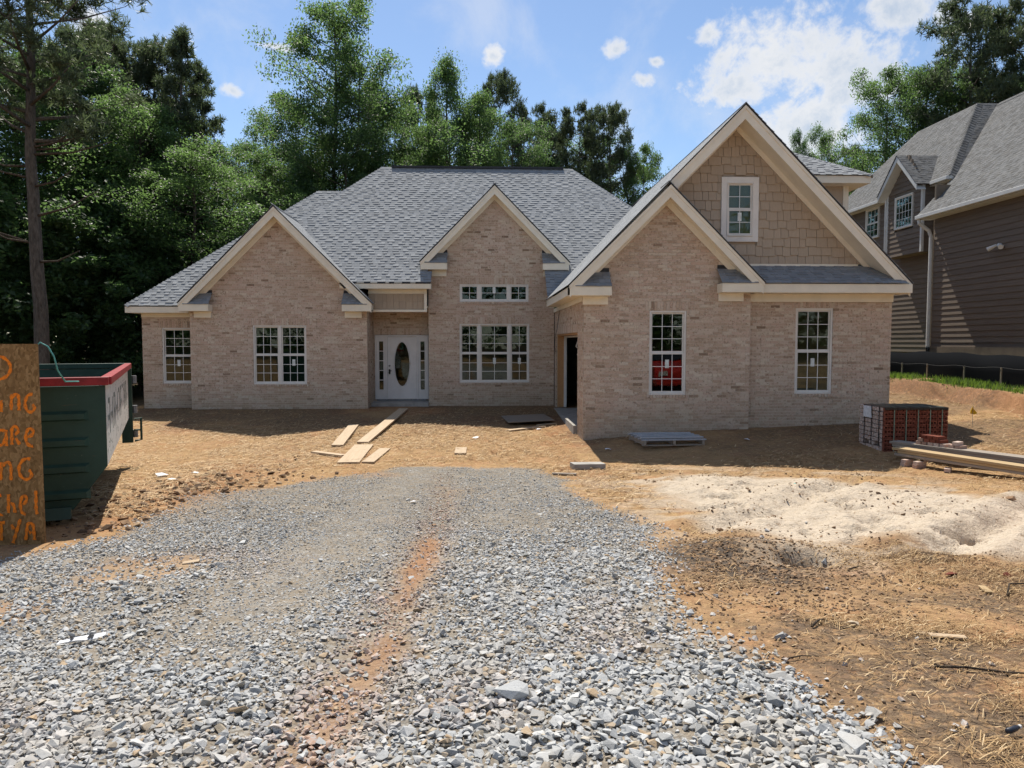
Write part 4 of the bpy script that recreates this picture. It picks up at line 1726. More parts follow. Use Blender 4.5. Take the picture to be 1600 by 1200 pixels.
vent.box(-3.2, 3.0, 27.0, 27.2, ridge_z - .02, ridge_z + .055)
vent.build('ridge_vent', M['flash'], H)
cap_line((-7.2, 23.45, 3.56 + 1.3 * PM), (-3.55, 27.1, ridge_z), (.7, -.7, -.9), (-.7, .7, -.9), H)
cap_line((7.0, 23.41, 3.56 + 1.26 * PM), (3.31, 27.1, ridge_z), (-.7, -.7, -.9), (.7, .7, -.9), H)
# lower hip roof of the left wing
zl = 2.90
roof_plane((0, 22.36, zl), X_, Vf, [(-10.55, 0), (-7.5, 0), (-2, 4.71 * sl), (-5.84, 4.71 * sl)], H)
rm = MB()
rm.prism([(-10.55, 22.36, zl), (-5.84, 27.07, zl + 4.71 * PM), (-10.55, 31.78, zl)], (0, 0, -.05))
rm.prism([(-10.55, 31.78, zl), (-5.84, 27.07, zl + 4.71 * PM), (-2, 27.07, zl + 4.71 * PM), (-2, 31.78, zl)], (0, 0, -.05))
rm.build('roof', M['shingle'], H)
cap_line((-10.55, 22.36, zl), (-5.84, 27.07, zl + 4.71 * PM), (.7, -.7, -.9), (-.7, .7, -.9), H)
cap_line((-5.84, 27.07, zl + 4.71 * PM), (-2.5, 27.07, zl + 4.71 * PM), (0, -1, -PM), (0, 1, -PM), H)


def gable_roof(xl, zl_, xp, zp, xr, zr, yf, yl, yr_ridge, yr, shl=True, shr=True):
    """two slopes; yl/yr: how far back the eaves go, yr_ridge: how far back the ridge goes"""
    Vl = Vector((xp - xl, 0, zp - zl_))
    Vr = Vector((xp - xr, 0, zp - zr))
    if shl:
        roof_plane((xl, 0, zl_), -Y_, Vl, [(-yf + .03, 0), (-yl, 0), (-yr_ridge, Vl.length), (-yf + .03, Vl.length)][::1], H, tk=.25)
    if shr:
        roof_plane((xr, 0, zr), Y_, Vr, [(yf - .03, 0), (yr, 0), (yr_ridge, Vr.length), (yf - .03, Vr.length)], H, tk=.25)


gable_roof(-8.82, 2.96, -6.01, 5.77, -3.19, 2.96, 21.85, 22.7, 25.6, 22.2)
gable_roof(-1.86, 4.26, .42, 6.58, 2.72, 4.26, 22.55, 23.0, 25.5, 23.0)
# garage: one long left slope shared by both gables, then the right slopes
p1 = (5.25 - 3.06) / (4.12 - 1.90)
Vl = Vector((5.80 - 1.90, 0, 7.03 - 3.06))
k = (4.12 - 1.90) / (5.80 - 1.90)
roof_plane((1.90, 0, 3.06), -Y_, Vl, [(-15.99, 0), (-21.6, 0), (-26, Vl.length), (-16.17, Vl.length), (-16.17, Vl.length * k), (-15.99, Vl.length * k)], H, tk=.15)
Vr = Vector((4.12 - 6.24, 0, 5.25 - 3.13))
roof_plane((6.24, 0, 3.13), Y_, Vr, [(15.99, 0), (16.78, 0), (16.78, Vr.length), (15.99, Vr.length)], H)
Vr = Vector((5.80 - 9.65, 0, 7.03 - 3.13))
roof_plane((9.65, 0, 3.13), Y_, Vr, [(16.17, 0), (30, 0), (30, Vr.length), (16.17, Vr.length)], H)
cap_line((5.80, 16.17, 7.03), (5.80, 27, 7.03), (-1, 0, -1), (1, 0, -1), H)
cap_line((.42, 22.52, 6.59), (.42, 25.4, 6.59), (-1, 0, -1), (1, 0, -1), H)
cap_line((-6.01, 21.82, 5.78), (-6.01, 25.6, 5.78), (-1, 0, -1), (1, 0, -1), H)
# raised room behind the big gable
rr = MB()
rr.box(7.2, 9.42, 18.8, 25, 3.6, 5.98)
rr.build('upper_room_wall', M['shake'], H)
rr = MB()
rr.box(9.30, 9.44, 18.77, 18.90, 3.6, 5.96)
rr.build('corner_trim', M['trim'], H)
rr = MB()
rr.box(6.8, 9.80, 18.38, 18.41, 5.80, 5.98)
rr.box(9.77, 9.80, 18.411, 25.3, 5.80, 5.98)
rr.box(6.8, 9.769, 18.411, 18.82, 5.80, 5.83)
rr.box(9.43, 9.769, 18.821, 25.3, 5.80, 5.83)
rr.build('fascia', M['trim'], H)
pr = .62
s2 = math.sqrt(1 + pr * pr)
roof_plane((0, 18.35, 6.0), X_, (0, 1, pr), [(6.6, 0), (9.83, 0), (8.22, 1.6 * s2), (6.6, 1.6 * s2)], H)
rm = MB()
rm.prism([(9.83, 18.35, 6.0), (9.83, 25.3, 6.0), (8.22, 25.3, 6.0 + 1.6 * pr), (8.22, 19.95, 6.0 + 1.6 * pr)], (0, 0, -.04))
rm.build('roof', M['shingle'], H)
cap_line((9.83, 18.35, 6.0), (8.22, 19.95, 6.0 + 1.6 * pr), (-.7, -.7, -.6), (.7, .7, -.6), H)


# ------------------------------------------------------------------ neighbouring house
nh = tag(empty('house', (15, 14, .6)), 'two storey dark brown house with lap siding and white downspout', 'house')
nh.location = (0, 0, 0)
NX = -X_
srs2 = random.Random(8)


def lap_wall(O, U, Nn, u0, u1, z0, z1, parent, top=None, holes=()):
    """lap siding, every board its own piece; top(z) gives the interval in u where the outline slopes"""
    O, U, Nn = Vector(O), Vector(U), Vector(Nn)
    bm_ = MB()
    zz = z0
    ex = .178
    wl = MB()
    while zz < z1 - .02:
        iv = [[u0, u1]] if top is None else top(zz + ex * .5)
        for h in holes:
            if h[2] < zz + ex * .5 < h[3]:
                iv = cut(iv, h[0], h[1])
        for a, b in iv:
            wl.obox(O, U, Z_, Nn, a, b, zz, min(zz + ex, z1), -.08, -.02)
        zz += ex
    w = wl.build('siding_wall', M['brown_trim'], parent)
    zz = z0
    while zz < z1 - .02:
        iv = [[u0, u1]] if top is None else top(zz + ex * .5)
        for h in holes:
            if h[2] - .05 < zz + ex * .5 < h[3] + .05:
                iv = cut(iv, h[0], h[1])
        for a, b in iv:
            segs, q = [], a
            while q < b - .05:
                r = min(b, q + srs2.uniform(2.6, 4.2))
                if b - r < .8:
                    r = b
                segs.append((q, r))
                q = r
            for l, r in segs:
                P = lambda u, v, n: O + U * u + Z_ * v + Nn * n
                zt = min(zz + ex + .02, z1)
                m = MB()
                m.hexa([P(l + .001, zz, -.02), P(r - .001, zz, -.02), P(r - .001, zt, -.02), P(l + .001, zt, -.02),
                        P(l + .001, zz, .016), P(r - .001, zz, .016), P(r - .001, zt, -.008), P(l + .001, zt, -.008)])
                m.build('siding_board', M['siding'], w)
        zz += ex
    return w


# main wall nearest us; u runs along -Y so that u x z faces -X
lap_wall((15, 0, 0), -Y_, NX, -24.0, -12.5, 1.62, 6.0, nh)
lap_wall((16.0, 0, 0), -Y_, NX, -33, -24.1, 1.45, 7.4, nh, holes=((-30.3, -29.2, 6.0, 7.3), (-25.95, -25.1, 6.65, 7.3)))
bx = MB()
bx.box(15.03, 15.10, 12.5, 24.0, .5, 1.60)
bx.box(16.03, 16.10, 24.1, 33, .5, 1.44)
bx.box(15.02, 15.98, 24.0, 24.08, .5, 7.0)
bx.box(16.12, 24, 12.5, 12.6, .5, 6.0)
bx.box(16.12, 24, 32.9, 33, .5, 7.4)
bx.box(23.9, 24, 12.61, 32.89, .5, 7.4)
bx.build('foundation', M['brown_trim'], nh)
# skirt board
kb = MB()
kb.box(14.96, 15.0, 12.5, 24.02, 1.40, 1.66)
kb.build('skirt_board', M['brown_trim'], nh)
# bay on the upper floor
BX = 15.5
bt = lambda z: [[-27.75 + max(0, (z - 7.35)) * .78, -25.55 - max(0, (z - 7.35)) * .78]]
lap_wall((BX, 0, 0), -Y_, NX, -27.75, -25.55, 5.0, 8.6, nh, top=lambda z: bt(z), holes=((-27.25, -26.05, 5.95, 7.2),))
bb = MB()
bb.box(15.53, 15.98, 25.56, 27.74, 4.98, 5.02)
bb.build('bay_floor', M['brown_trim'], nh)
lap_wall((0, 25.55, 0), X_, -Y_, 15.52, 16.02, 5.0, 7.4, nh)
for a_, b_ in ((25.50, 25.60), (27.70, 27.79)):
    ct = MB()
    ct.box(15.47, 15.56, a_, b_, 5.0, 7.34)
    ct.build('corner_trim', M['gutter'], nh)
window((BX, 0, 0), -Y_, NX, -27.22, -26.08, 5.98, 7.17, nh, cols=(1,), lites=((5, 4),), setback=-.02, fw=.05)
window((16.0, 0, 0), -Y_, NX, -30.25, -29.25, 6.03, 7.27, nh, cols=(1,), lites=((3, 2), (3, 2)), setback=-.02, fw=.05)
window((16.0, 0, 0), -Y_, NX, -25.93, -25.12, 6.68, 7.27, nh, cols=(1,), lites=((3, 2),), setback=-.02, fw=.05)
# roofs
Va = Vector((1, 0, 1.0))
roof_plane((14.55, 0, 6.02), -Y_, Va, [(-24.25, 0), (-10, 0), (-10, 6.52), (-27.08, 6.52), (-24.4, 1.98)], nh, mat='shingle_old', tk=.45)
Vb = Vector((1, 0, 1.2))
roof_plane((15.72, 0, 7.42), -Y_, Vb, [(-33.5, 0), (-24.4, 0), (-27.1, 4.217), (-30.8, 4.217)], nh, mat='shingle_old', tk=.45)
# front-facing hip of the taller block
roof_plane((0, 24.4, 7.42), X_, Vector((0, 1, 1.2)), [(15.72, 0), (23.0, 0), (20.3, 4.217), (18.42, 4.217)], nh, mat='shingle_old', tk=.45)
cap_line((15.72, 24.4, 7.42), (18.42, 27.1, 10.66), (.7, -.7, -.9), (-.7, .7, -.9), nh, mat='shingle_old', w=.2)
cap_line((19.16, 10, 10.63), (19.16, 27, 10.63), (-1, 0, -.9), (1, 0, -.9), nh, mat='shingle_old', w=.2)
rb = MB()
rb.prism([(19.16, 10, 10.61), (19.16, 27, 10.61), (25, 27, 6.0), (25, 10, 6.0)], (0, 0, -.05))
rb.prism([(18.42, 27.1, 10.65), (18.42, 30.8, 10.65), (23, 33.5, 7.4), (23, 24.4, 7.4), (20.3, 27.1, 10.65)], (0, 0, -.05))
rb.prism([(18.42, 30.8, 10.65), (15.72, 33.5, 7.4), (23, 33.5, 7.4)], (0, 0, -.05))
rb.build('roof', M['shingle_old'], nh)
# bay gable roof
for s, yy in ((1, 25.38), (-1, 27.92)):
    Vv = Vector((0, s * (26.65 - 25.38), 1.27))
    U = X_ if s > 0 else -X_
    u0, u1 = (15.15, 17.0) if s > 0 else (-17.0, -15.15)
    roof_plane((0, yy, 7.34), U, Vv, [(u0, 0), (u1, 0), (u1 + (1.1 if s > 0 else 0), Vv.length), (u0 - (0 if s > 0 else 1.1), Vv.length)], nh, mat='shingle_old', tk=.45)
bg = MB()
for ye in (25.38, 27.92):
    s = 1 if ye < 26.65 else -1
    bg.prism([(15.16, 26.65, 8.56), (15.16, ye, 7.31), (15.16, ye, 7.12), (15.16, 26.65, 8.36)], (.03, 0, 0))
    bg.prism([(15.191, 26.65, 8.40), (15.191, ye, 7.16), (15.191, ye, 7.13), (15.191, 26.65, 8.37)], (.32, 0, 0))
bg.build('rake_board', M['gutter'], nh)
# gutters and fascias
gu = MB()
gu.box(14.46, 14.60, 10, 24.25, 5.88, 6.0)
gu.box(14.601, 15.0, 10, 24.2, 5.86, 5.885)
gu.build('gutter', M['gutter'], nh, bevel=.02)
gu = MB()
gu.box(15.62, 15.74, 28.0, 33.4, 7.28, 7.40)
gu.box(15.62, 15.74, 24.42, 25.36, 7.28, 7.40)
gu.box(15.741, 17.3, 24.38, 24.44, 7.28, 7.40)
gu.box(15.745, 16.0, 24.45, 33.4, 7.26, 7.285)
gu.build('gutter', M['gutter'], nh, bevel=.02)
dsp = MB()
dsp.tube([(14.55, 24.15, 5.92), (14.56, 24.13, 5.75), (14.86, 24.08, 5.5), (14.93, 24.06, 5.3), (14.93, 24.06, 1.62)], .06, 8)
dsp.build('downspout', M['gutter'], nh)
dsp = MB()
dsp.tube([(14.93, 24.06, 1.66), (14.93, 24.06, 1.50), (14.88, 24.12, 1.38), (14.76, 24.3, 1.30)], .062, 8)
dsp.build('downspout_elbow', M['plastic_black'], nh)
dsp = MB()
dsp.tube([(15.46, 27.84, 7.3), (15.46, 27.84, 5.0)], .035, 6)
dsp.build('corner_pipe', M['gutter'], nh)
vp = MB()
vp.tube([(17.7, 27.2, 9.0), (17.7, 27.2, 9.62)], .05, 8)
vp.build('vent_pipe', M['gutter'], nh)
fl = MB()
fl.tube([(14.96, 20.7, 4.55), (14.82, 20.7, 4.6)], .05, 8)
fl.tube([(14.84, 20.62, 4.6), (14.72, 20.45, 4.50)], [.035, .07], 8)
fl.tube([(14.84, 20.78, 4.6), (14.72, 20.98, 4.50)], [.035, .07], 8)
fl.build('flood_light', M['gutter'], nh)

# ------------------------------------------------------------------ silt fence in front of the neighbour's wall
sf = tag(empty('silt_fence', (14.35, 22, .7)), 'black fabric silt fence on thin stakes below the brown house', 'fence')
sf.location = (0, 0, 0)
m = MB()
prev = None
yy = 15.0
fz = []
while yy < 30:
    x = 14.3 + .03 * math.sin(yy * 1.9)
    zb_ = gz(x, yy) - .12
    zt = 1.47 + .02 * math.sin(yy * 3.3) + .03 * math.sin(yy * .9)
    fz.append((x, yy, zb_, zt))
    yy += .16
for (xa, ya, ba, ta) in fz:
    xm = xa - .03 * math.sin(ya * 1.3)
    mid = ba + .5 * (ta - ba)
    m.v += [(xa, ya, ba), (xm, ya, mid), (xa, ya, ta), (xa + .006, ya, ta), (xm + .006, ya, mid), (xa + .006, ya, ba)]
for k_ in range(len(fz) - 1):
    for q in range(5):
        i0 = k_ * 6 + q
        m.f.append((i0, i0 + 1, i0 + 7, i0 + 6))
m.build('fabric', M['black_fabric'], sf, smooth=True)
for yy in (16.2, 18.0, 19.55, 21.1, 22.9, 24.3, 25.1, 27.0, 29):
    m = MB()
    zb_ = gz(14.2, yy) - .1
    dx = srs2.uniform(-.04, .04)
    m.box(14.20, 14.235, yy - .015, yy + .015, zb_, 1.12 + srs2.uniform(-.05, .1))
    m.build('stake', M['stake'], sf)
m = MB()
m.tube([(14.19, y_, 1.10 + .02 * math.cos((y_ - 16.2) * 3.6)) for y_ in np.arange(15.2, 29.5, .2)], .004, 5)
m.build('tie_wire', M['grey_wire'], sf)

# ------------------------------------------------------------------ dumpster
DU = Vector((-.92, -.39, 0)).normalized()      # across, to its left
DV = Vector((-.39, .92, 0)).normalized()       # along, away from us
DO = Vector((-4.20, 8.4, 0))
dpt = lambda u, v, z: DO + DU * u + DV * v + Z_ * z
dumpster = tag(empty('dumpster', (0, 0, 0)), 'dark green roll-off dumpster with red rim and faded white side', 'dumpster')
gzd = -.26
zr_, wd_, ln_ = 1.42, 2.35, 5.8
flo = gzd + .22
kn = .42                                        # knuckle where the wall starts to slope in
sh_ = MB()
ins = .34
T = .05


def wall_q(m, a, b, c, d, inward):
    i4 = Vector(inward) * T
    m.hexa([a, b, c, d, Vector(a) + i4, Vector(b) + i4, Vector(c) + i4, Vector(d) + i4])


# right side: upper vertical sheet then the sloping lower sheet
rs_ = MB()
wall_q(rs_, dpt(0, 0, kn), dpt(0, ln_, kn), dpt(0, ln_, zr_ - .1), dpt(0, 0, zr_ - .1), DU)
rs_.build('side_wall', M['worn_white'], dumpster)
lo = MB()
wall_q(lo, dpt(ins, 0, flo), dpt(ins, ln_, flo), dpt(.001, ln_, kn - .001), dpt(.001, 0, kn - .001), DU)
wall_q(lo, dpt(wd_ - ins, 0, flo), dpt(wd_ - ins, ln_, flo), dpt(wd_, ln_, kn), dpt(wd_, 0, kn), -DU)
wall_q(lo, dpt(wd_, 0, kn), dpt(wd_, ln_, kn), dpt(wd_, ln_, zr_ - .1), dpt(wd_, 0, zr_ - .1), -DU)
lo.prism([dpt(ins, .001, flo), dpt(wd_ - ins, .001, flo), dpt(wd_ - ins, ln_, flo), dpt(ins, ln_, flo)], (0, 0, .05))
lo.build('tub', M['dumpster'], dumpster)
outl = [dpt(.0, 0, zr_ - .1), dpt(wd_, 0, zr_ - .1), dpt(wd_, 0, kn), dpt(wd_ - ins, 0, flo), dpt(ins, 0, flo), dpt(0, 0, kn)]
for k_ in (0, 1):
    fw_ = MB()
    fw_.prism([p + DV * ln_ * k_ for p in outl], DV * T * (1 if k_ else -1))
    fw_.build('end_wall', M['dumpster'], dumpster)
# ribs on the front face
for i in range(4):
    z = .94 - i * .29
    m = MB()
    m.hexa([dpt(.17, -T, z), dpt(wd_ - .3, -T, z), dpt(wd_ - .3, -T, z + .11), dpt(.17, -T, z + .11),
            dpt(.21, -T - .045, z + .02), dpt(wd_ - .35, -T - .045, z + .02), dpt(wd_ - .35, -T - .045, z + .08), dpt(.21, -T - .045, z + .08)])
    m.build('rib', M['dumpster'], dumpster)
# rim
for a, b in (((-.04, -.09), (wd_ + .04, -.09)), ((-.04, ln_ + .09), (wd_ + .04, ln_ + .09)), ((-.01, -.02), (-.01, ln_ + .02)), ((wd_ + .01, -.02), (wd_ + .01, ln_ + .02))):
    p, q = dpt(*a, zr_ - .1), dpt(*b, zr_ - .1)
    tt_ = (q - p).normalized()
    nn = Vector((-tt_.y, tt_.x, 0))
    m = MB()
    m.obox(p, tt_, Z_, nn, 0, (q - p).length, .01, .1, -.055, .055)
    m.build('rim', M['red_rim' if a[1] < 0 and b[0] != wd_ + .01 else 'dumpster'], dumpster, bevel=.008)
# rear post, hinge hardware, ladder rungs
m = MB()
m.prism([dpt(-.06, ln_ - .02, flo), dpt(.12, ln_ - .02, flo), dpt(.12, ln_ - .02, zr_ - .1), dpt(-.06, ln_ - .02, zr_ - .1)], DV * .16)
m.build('rear_post', M['dumpster'], dumpster)
for z in (1.05, .5, .05):
    m = MB()
    m.tube([dpt(-.10, ln_ + .06, z), dpt(-.10, ln_ + .06, z + .14)], .045, 8)
    m.build('hinge', M['grey_metal'], dumpster)
m = MB()
m.tube([dpt(-.09, ln_ - .1, .4), dpt(-.2, ln_ - .1, .42), dpt(-.2, ln_ - .1, .02), dpt(-.09, ln_ - .1, .0)], .022, 6)
m.tube([dpt(-.2, ln_ - .1, .2), dpt(-.08, ln_ - .1, .2)], .018, 6)
m.build('latch_handle', M['dumpster'], dumpster)
# long-member rails under the tub and roller
m = MB()
for u in (.72, wd_ - .72):
    m.prism([dpt(u - .06, .0, gzd - .05), dpt(u + .06, .0, gzd - .05), dpt(u + .06, .0, flo - .001), dpt(u - .06, .0, flo - .001)], DV * ln_)
m.build('rail', M['dumpster'], dumpster)
m = MB()
m.hexa([dpt(ins + .02, -T - .12, gzd + .14), dpt(wd_ - ins, -T - .12, gzd + .14), dpt(wd_ - ins, -T - .001, gzd + .14), dpt(ins + .02, -T - .001, gzd + .14),
        dpt(ins + .02, -T - .06, gzd + .26), dpt(wd_ - ins, -T - .06, gzd + .26), dpt(wd_ - ins, -T - .001, gzd + .26), dpt(ins + .02, -T - .001, gzd + .26)])
m.build('bumper', M['dumpster'], dumpster)
# vertical side stakes on the right side and faded letter strokes
for i in range(1, 8):
    pass
lrs = random.Random(14)
v = .35
# tall faded block capitals, worn beyond reading
for ch in range(9):
    lt = MB()
    w = .42
    z0_, z1_ = .72, 1.12
    strokes = [((0, 0), (0, 1)), ((0, 1), (1, 1)), ((1, 0), (1, 1)), ((0, .5), (1, .5))]
    for k_ in range(4):
        if lrs.random() < .3:
            continue
        (a0, b0), (a1, b1) = strokes[k_]
        va, vb = v + a0 * w * .6, v + a1 * w * .6
        za, zb2 = z0_ + b0 * (z1_ - z0_), z0_ + b1 * (z1_ - z0_)
        if a0 == a1:
            lt.prism([dpt(-.003, va, za), dpt(-.003, va + .06, za), dpt(-.003, va + .06, zb2), dpt(-.003, va, zb2)], DU * .002)
        else:
            lt.prism([dpt(-.0045, va, za - .03), dpt(-.0045, vb, za - .03), dpt(-.0045, vb, za + .03), dpt(-.0045, va, za + .03)], DU * .002)
    v += w + .12
    o = lt.build('letter', M['faded_ink'], dumpster)
# debris heaped inside, below the rim
deb = tag(empty('debris', (0, 0, 0)), 'scraps of board and pipe heaped inside the green dumpster', 'debris')
for i in range(14):
    m = MB()
    u, v = lrs.uniform(.4, wd_ - .4), lrs.uniform(.5, ln_ - .6)
    a = lrs.uniform(0, 6.28)
    d = Vector((math.cos(a), math.sin(a), lrs.uniform(-.1, .35)))
    p = dpt(u, v, lrs.uniform(.3, .9))
    m.tube([p - d * .4, p + d * .4], lrs.uniform(.03, .07), 4)
    m.build('scrap', M[lrs.choice(('grey_board', 'pine_board', 'white', 'drywall'))], deb)

# ------------------------------------------------------------------ painted board sign
sign = tag(empty('sign', (0, 0, 0)), 'tall brown strand board sign hand lettered in orange spray paint', 'sign')
SP0 = Vector((-4.225, 7.22, -.16))
SU = Vector((-1, -.02, 0)).normalized()
SVv = Vector((-.039, .06, 1)).normalized()
SN = SU.cross(SVv).normalized()
if SN.y > 0:
    SN = -SN
m = MB()
m.obox(SP0, SU, SVv, SN, 0, 1.22, 0, 1.95, -.013, 0)
sgb = m.build('board', M['osb'], sign)
# handwriting: strokes in board units, x measured leftwards-from-right edge is flipped so text reads left to right
GL = {
    'D': [[(0, 0), (0, 1)], [(0, 1), (.6, .9), (.9, .5), (.6, .1), (0, 0)]],
    'O': [[(.5, 1), (.1, .8), (0, .4), (.3, 0), (.75, .1), (.95, .5), (.8, .9), (.5, 1)]],
    'i': [[(.5, 0), (.5, .75)]],
    'n': [[(.1, 0), (.2, .95)], [(.18, .6), (.55, .95), (.8, .8), (.75, 0)]],
    'G': [[(.95, .85), (.55, 1), (.1, .7), (.05, .3), (.4, 0), (.85, .1), (.9, .45), (.5, .45)]],
    'a': [[(.9, .7), (.5, .95), (.1, .6), (.2, .1), (.6, .1), (.9, .6)], [(.9, .95), (.9, 0)]],
    'k': [[(.15, 0), (.2, 1)], [(.85, .95), (.25, .5), (.9, 0)]],
    'R': [[(.15, 0), (.2, 1), (.7, .95), (.8, .65), (.25, .5)], [(.4, .5), (.9, 0)]],
    'e': [[(.1, .5), (.85, .6), (.75, .95), (.35, .95), (.05, .5), (.3, .05), (.9, .12)]],
    ')': [[(.1, 1), (.6, .6), (.5, .1)]],
    'C': [[(.9, .9), (.45, 1), (.05, .5), (.35, 0), (.9, .15)]],
    'h': [[(.1, 0), (.2, 1)], [(.15, .45), (.55, .6), (.75, .4), (.75, 0)]],
    't': [[(.5, 1.15), (.45, .05), (.7, 0)], [(.15, .75), (.9, .8)]],
    'd': [[(.85, 1.1), (.8, 0)], [(.8, .5), (.4, .6), (.1, .3), (.4, 0), (.8, .2)]],
    'T': [[(0, 1), (1, .95)], [(.5, 1), (.45, 0)]],
    'V': [[(.05, 1), (.4, 0), (.9, 1.1)]],
    'Y': [[(.05, .9), (.4, .45)], [(.95, 1.15), (.15, -.2)]],
    'A': [[(.05, 0), (.3, 1), (.75, .95), (.8, 0)], [(.2, .45), (.8, .5)]],
    'm': [[(.05, 0), (.1, .9)], [(.1, .7), (.35, .9), (.5, .0)], [(.5, .7), (.75, .9), (.9, 0)]],
    'v': [[(.05, .9), (.45, 0), (.9, .95)]],
}
lines = [  # (text, distance of its right end from the board's right edge, baseline height, letter width, letter height)
    ('D', .19, 1.60, .20, .24), ('inG', .01, 1.27, .125, .21), ('aRe', .02, .94, .125, .21), ('nG', .05, .61, .165, .23),
    ('Chet', .0, .28, .105, .22), ('TYA', .05, .03, .125, .20)]
srs3 = random.Random(3)
ci = 0
for text, right, base, lw, lh in lines:
    n = len(text)
    for i, ch in enumerate(text):
        wr = MB()
        rx = right + (n - i) * lw * 1.08           # left side of this letter measured from right edge
        for st_ in GL[ch]:
            pts = [(rx - (x * .9) * lw, base + y * lh + .015 * (i % 2)) for x, y in st_]
            # resample and jitter for a hand-held can
            fine = []
            for (x0, y0), (x1, y1) in zip(pts[:-1], pts[1:]):
                k_ = max(2, int(math.hypot(x1 - x0, y1 - y0) / .02))
                fine += [(x0 + (x1 - x0) * q / k_, y0 + (y1 - y0) * q / k_) for q in range(k_)]
            fine.append(pts[-1])
            sm2 = []
            for q in range(len(fine)):
                a_ = fine[max(0, q - 2):q + 3]
                sm2.append((sum(p[0] for p in a_) / len(a_), sum(p[1] for p in a_) / len(a_)))
            ci += 1
            lift = .0012 + .0003 * ci
            hw = .0145
            prevp = None
            for q in range(len(sm2) - 1):
                (x0, y0), (x1, y1) = sm2[q], sm2[q + 1]
                L = math.hypot(x1 - x0, y1 - y0) or 1e-6
                nx_, ny_ = -(y1 - y0) / L, (x1 - x0) / L
                w0 = hw * (1 + .25 * math.sin(q * 1.7 + ci))
                cur = ((x1 + nx_ * w0, y1 + ny_ * w0), (x1 - nx_ * w0, y1 - ny_ * w0))
                if prevp is None:
                    prevp = ((x0 + nx_ * w0, y0 + ny_ * w0), (x0 - nx_ * w0, y0 - ny_ * w0))
                P = lambda t: SP0 + SU * t[0] + SVv * t[1] + SN * lift
                wr.poly([P(prevp[0]), P(prevp[1]), P(cur[1]), P(cur[0])])
                prevp = cur
        wr.build('letter', M['spray'], sgb)
m = MB()
m.box(-4.95, -4.91, 7.28, 7.32, -.3, 1.5)
m.build('stake', M['stake'], sign)
# teal strap arcing from the sign to the dumpster
m = MB()
m.tube([(-4.40, 7.44, 1.74), (-4.34, 7.45, 1.80), (-4.28, 7.47, 1.76), (-4.235, 7.49, 1.66), (-4.22, 7.52, 1.52), (-4.25, 7.7, 1.40), (-4.33, 8.1, 1.38)], .0075, 6)
tag(m.build('hose', M['teal'], None, smooth=True), 'thin teal hose arcing from the sign over the dumpster', 'hose')

# ------------------------------------------------------------------ strapped pack of new bricks
pk = tag(empty('brick_pack', (0, 0, 0)), 'strapped cube of red cored bricks beside the right house corner', 'bricks')
px1, px2, py1, pz0 = 7.70, 9.02, 13.70, -.30
PL, PH, PT = .21, .085, .0575            # pitch of brick length, height on edge, thickness


def cored_brick():
    m = MB()
    hx, hz = .0985, .0395
    cw, chh = .021, .017
    cs = (-.058, 0, .058)
    xsb = [-hx]
    for c in cs:
        xsb += [c - cw, c + cw]
    xsb.append(hx)
    zsb = [-hz, -chh, chh, hz]
    y0, y1 = -.027, .027
    for i in range(len(xsb) - 1):
        for j in range(3):
            hole_ = j == 1 and i % 2 == 1
            yy_ = y0 + (.045 if hole_ else 0)
            m.poly([(xsb[i], yy_, zsb[j]), (xsb[i + 1], yy_, zsb[j]), (xsb[i + 1], yy_, zsb[j + 1]), (xsb[i], yy_, zsb[j + 1])])
            if hole_:
                a, b, c, d = xsb[i], xsb[i + 1], zsb[j], zsb[j + 1]
                m.poly([(a, y0, c), (a, yy_, c), (a, yy_, d), (a, y0, d)])
                m.poly([(b, y0, d), (b, yy_, d), (b, yy_, c), (b, y0, c)])
                m.poly([(a, y0, d), (a, yy_, d), (b, yy_, d), (b, y0, d)])
                m.poly([(b, y0, c), (b, yy_, c), (a, yy_, c), (a, y0, c)])
    m.poly([(-hx, y1, -hz), (-hx, y1, hz), (hx, y1, hz), (hx, y1, -hz)])
    m.poly([(-hx, y0, -hz), (-hx, y0, hz), (-hx, y1, hz), (-hx, y1, -hz)])
    m.poly([(hx, y0, hz), (hx, y0, -hz), (hx, y1, -hz), (hx, y1, hz)])
    m.poly([(-hx, y0, hz), (hx, y0, hz), (hx, y1, hz), (-hx, y1, hz)])
    m.poly([(-hx, y0, -hz), (-hx, y1, -hz), (hx, y1, -hz), (hx, y0, -hz)])
    return m.mesh('brick', M['clay_red'])


cb = cored_brick()
plain = MB()
plain.box(-.0985, .0985, -.0245, .0245, -.0355, .0355)
pbm = plain.mesh('brick', M['pack_brick'])
prs = random.Random(6)
NXb, NZb, NYb = 6, 10, 15
for i in range(NXb):
    for k_ in range(NZb):
        o = bpy.data.objects.new('brick', cb)
        COL.objects.link(o)
        o.parent = pk
        o.location = (px1 + .1 + i * PL + prs.uniform(-.004, .004), py1 + .03 + prs.uniform(-.006, .006), pz0 + .045 + k_ * PH)
for j in range(1, NYb):
    for k_ in range(NZb):
        if k_ in (1,) and j in (3, 4, 5, 9, 10, 11):
            continue
        o = bpy.data.objects.new('brick', pbm)
        COL.objects.link(o)
        o.parent = pk
        lean = -.05 * (k_ / NZb) if j > 5 else 0
        o.location = (px1 + .1 + prs.uniform(-.012, .008), py1 + .03 + j * (PT + .004) + prs.uniform(-.002, .002), pz0 + .045 + k_ * PH)
        o.rotation_euler = (prs.uniform(-.03, .03), 0, prs.uniform(-.03, .03))
for i in range(1, NXb):
    for j in range(1, NYb):
        o = bpy.data.objects.new('brick', pbm)
        COL.objects.link(o)
        o.parent = pk
        o.location = (px1 + .1 + i * PL, py1 + .03 + j * (PT + .004), pz0 + .045 + (NZb - 1) * PH + prs.uniform(-.003, .003))
m = MB()
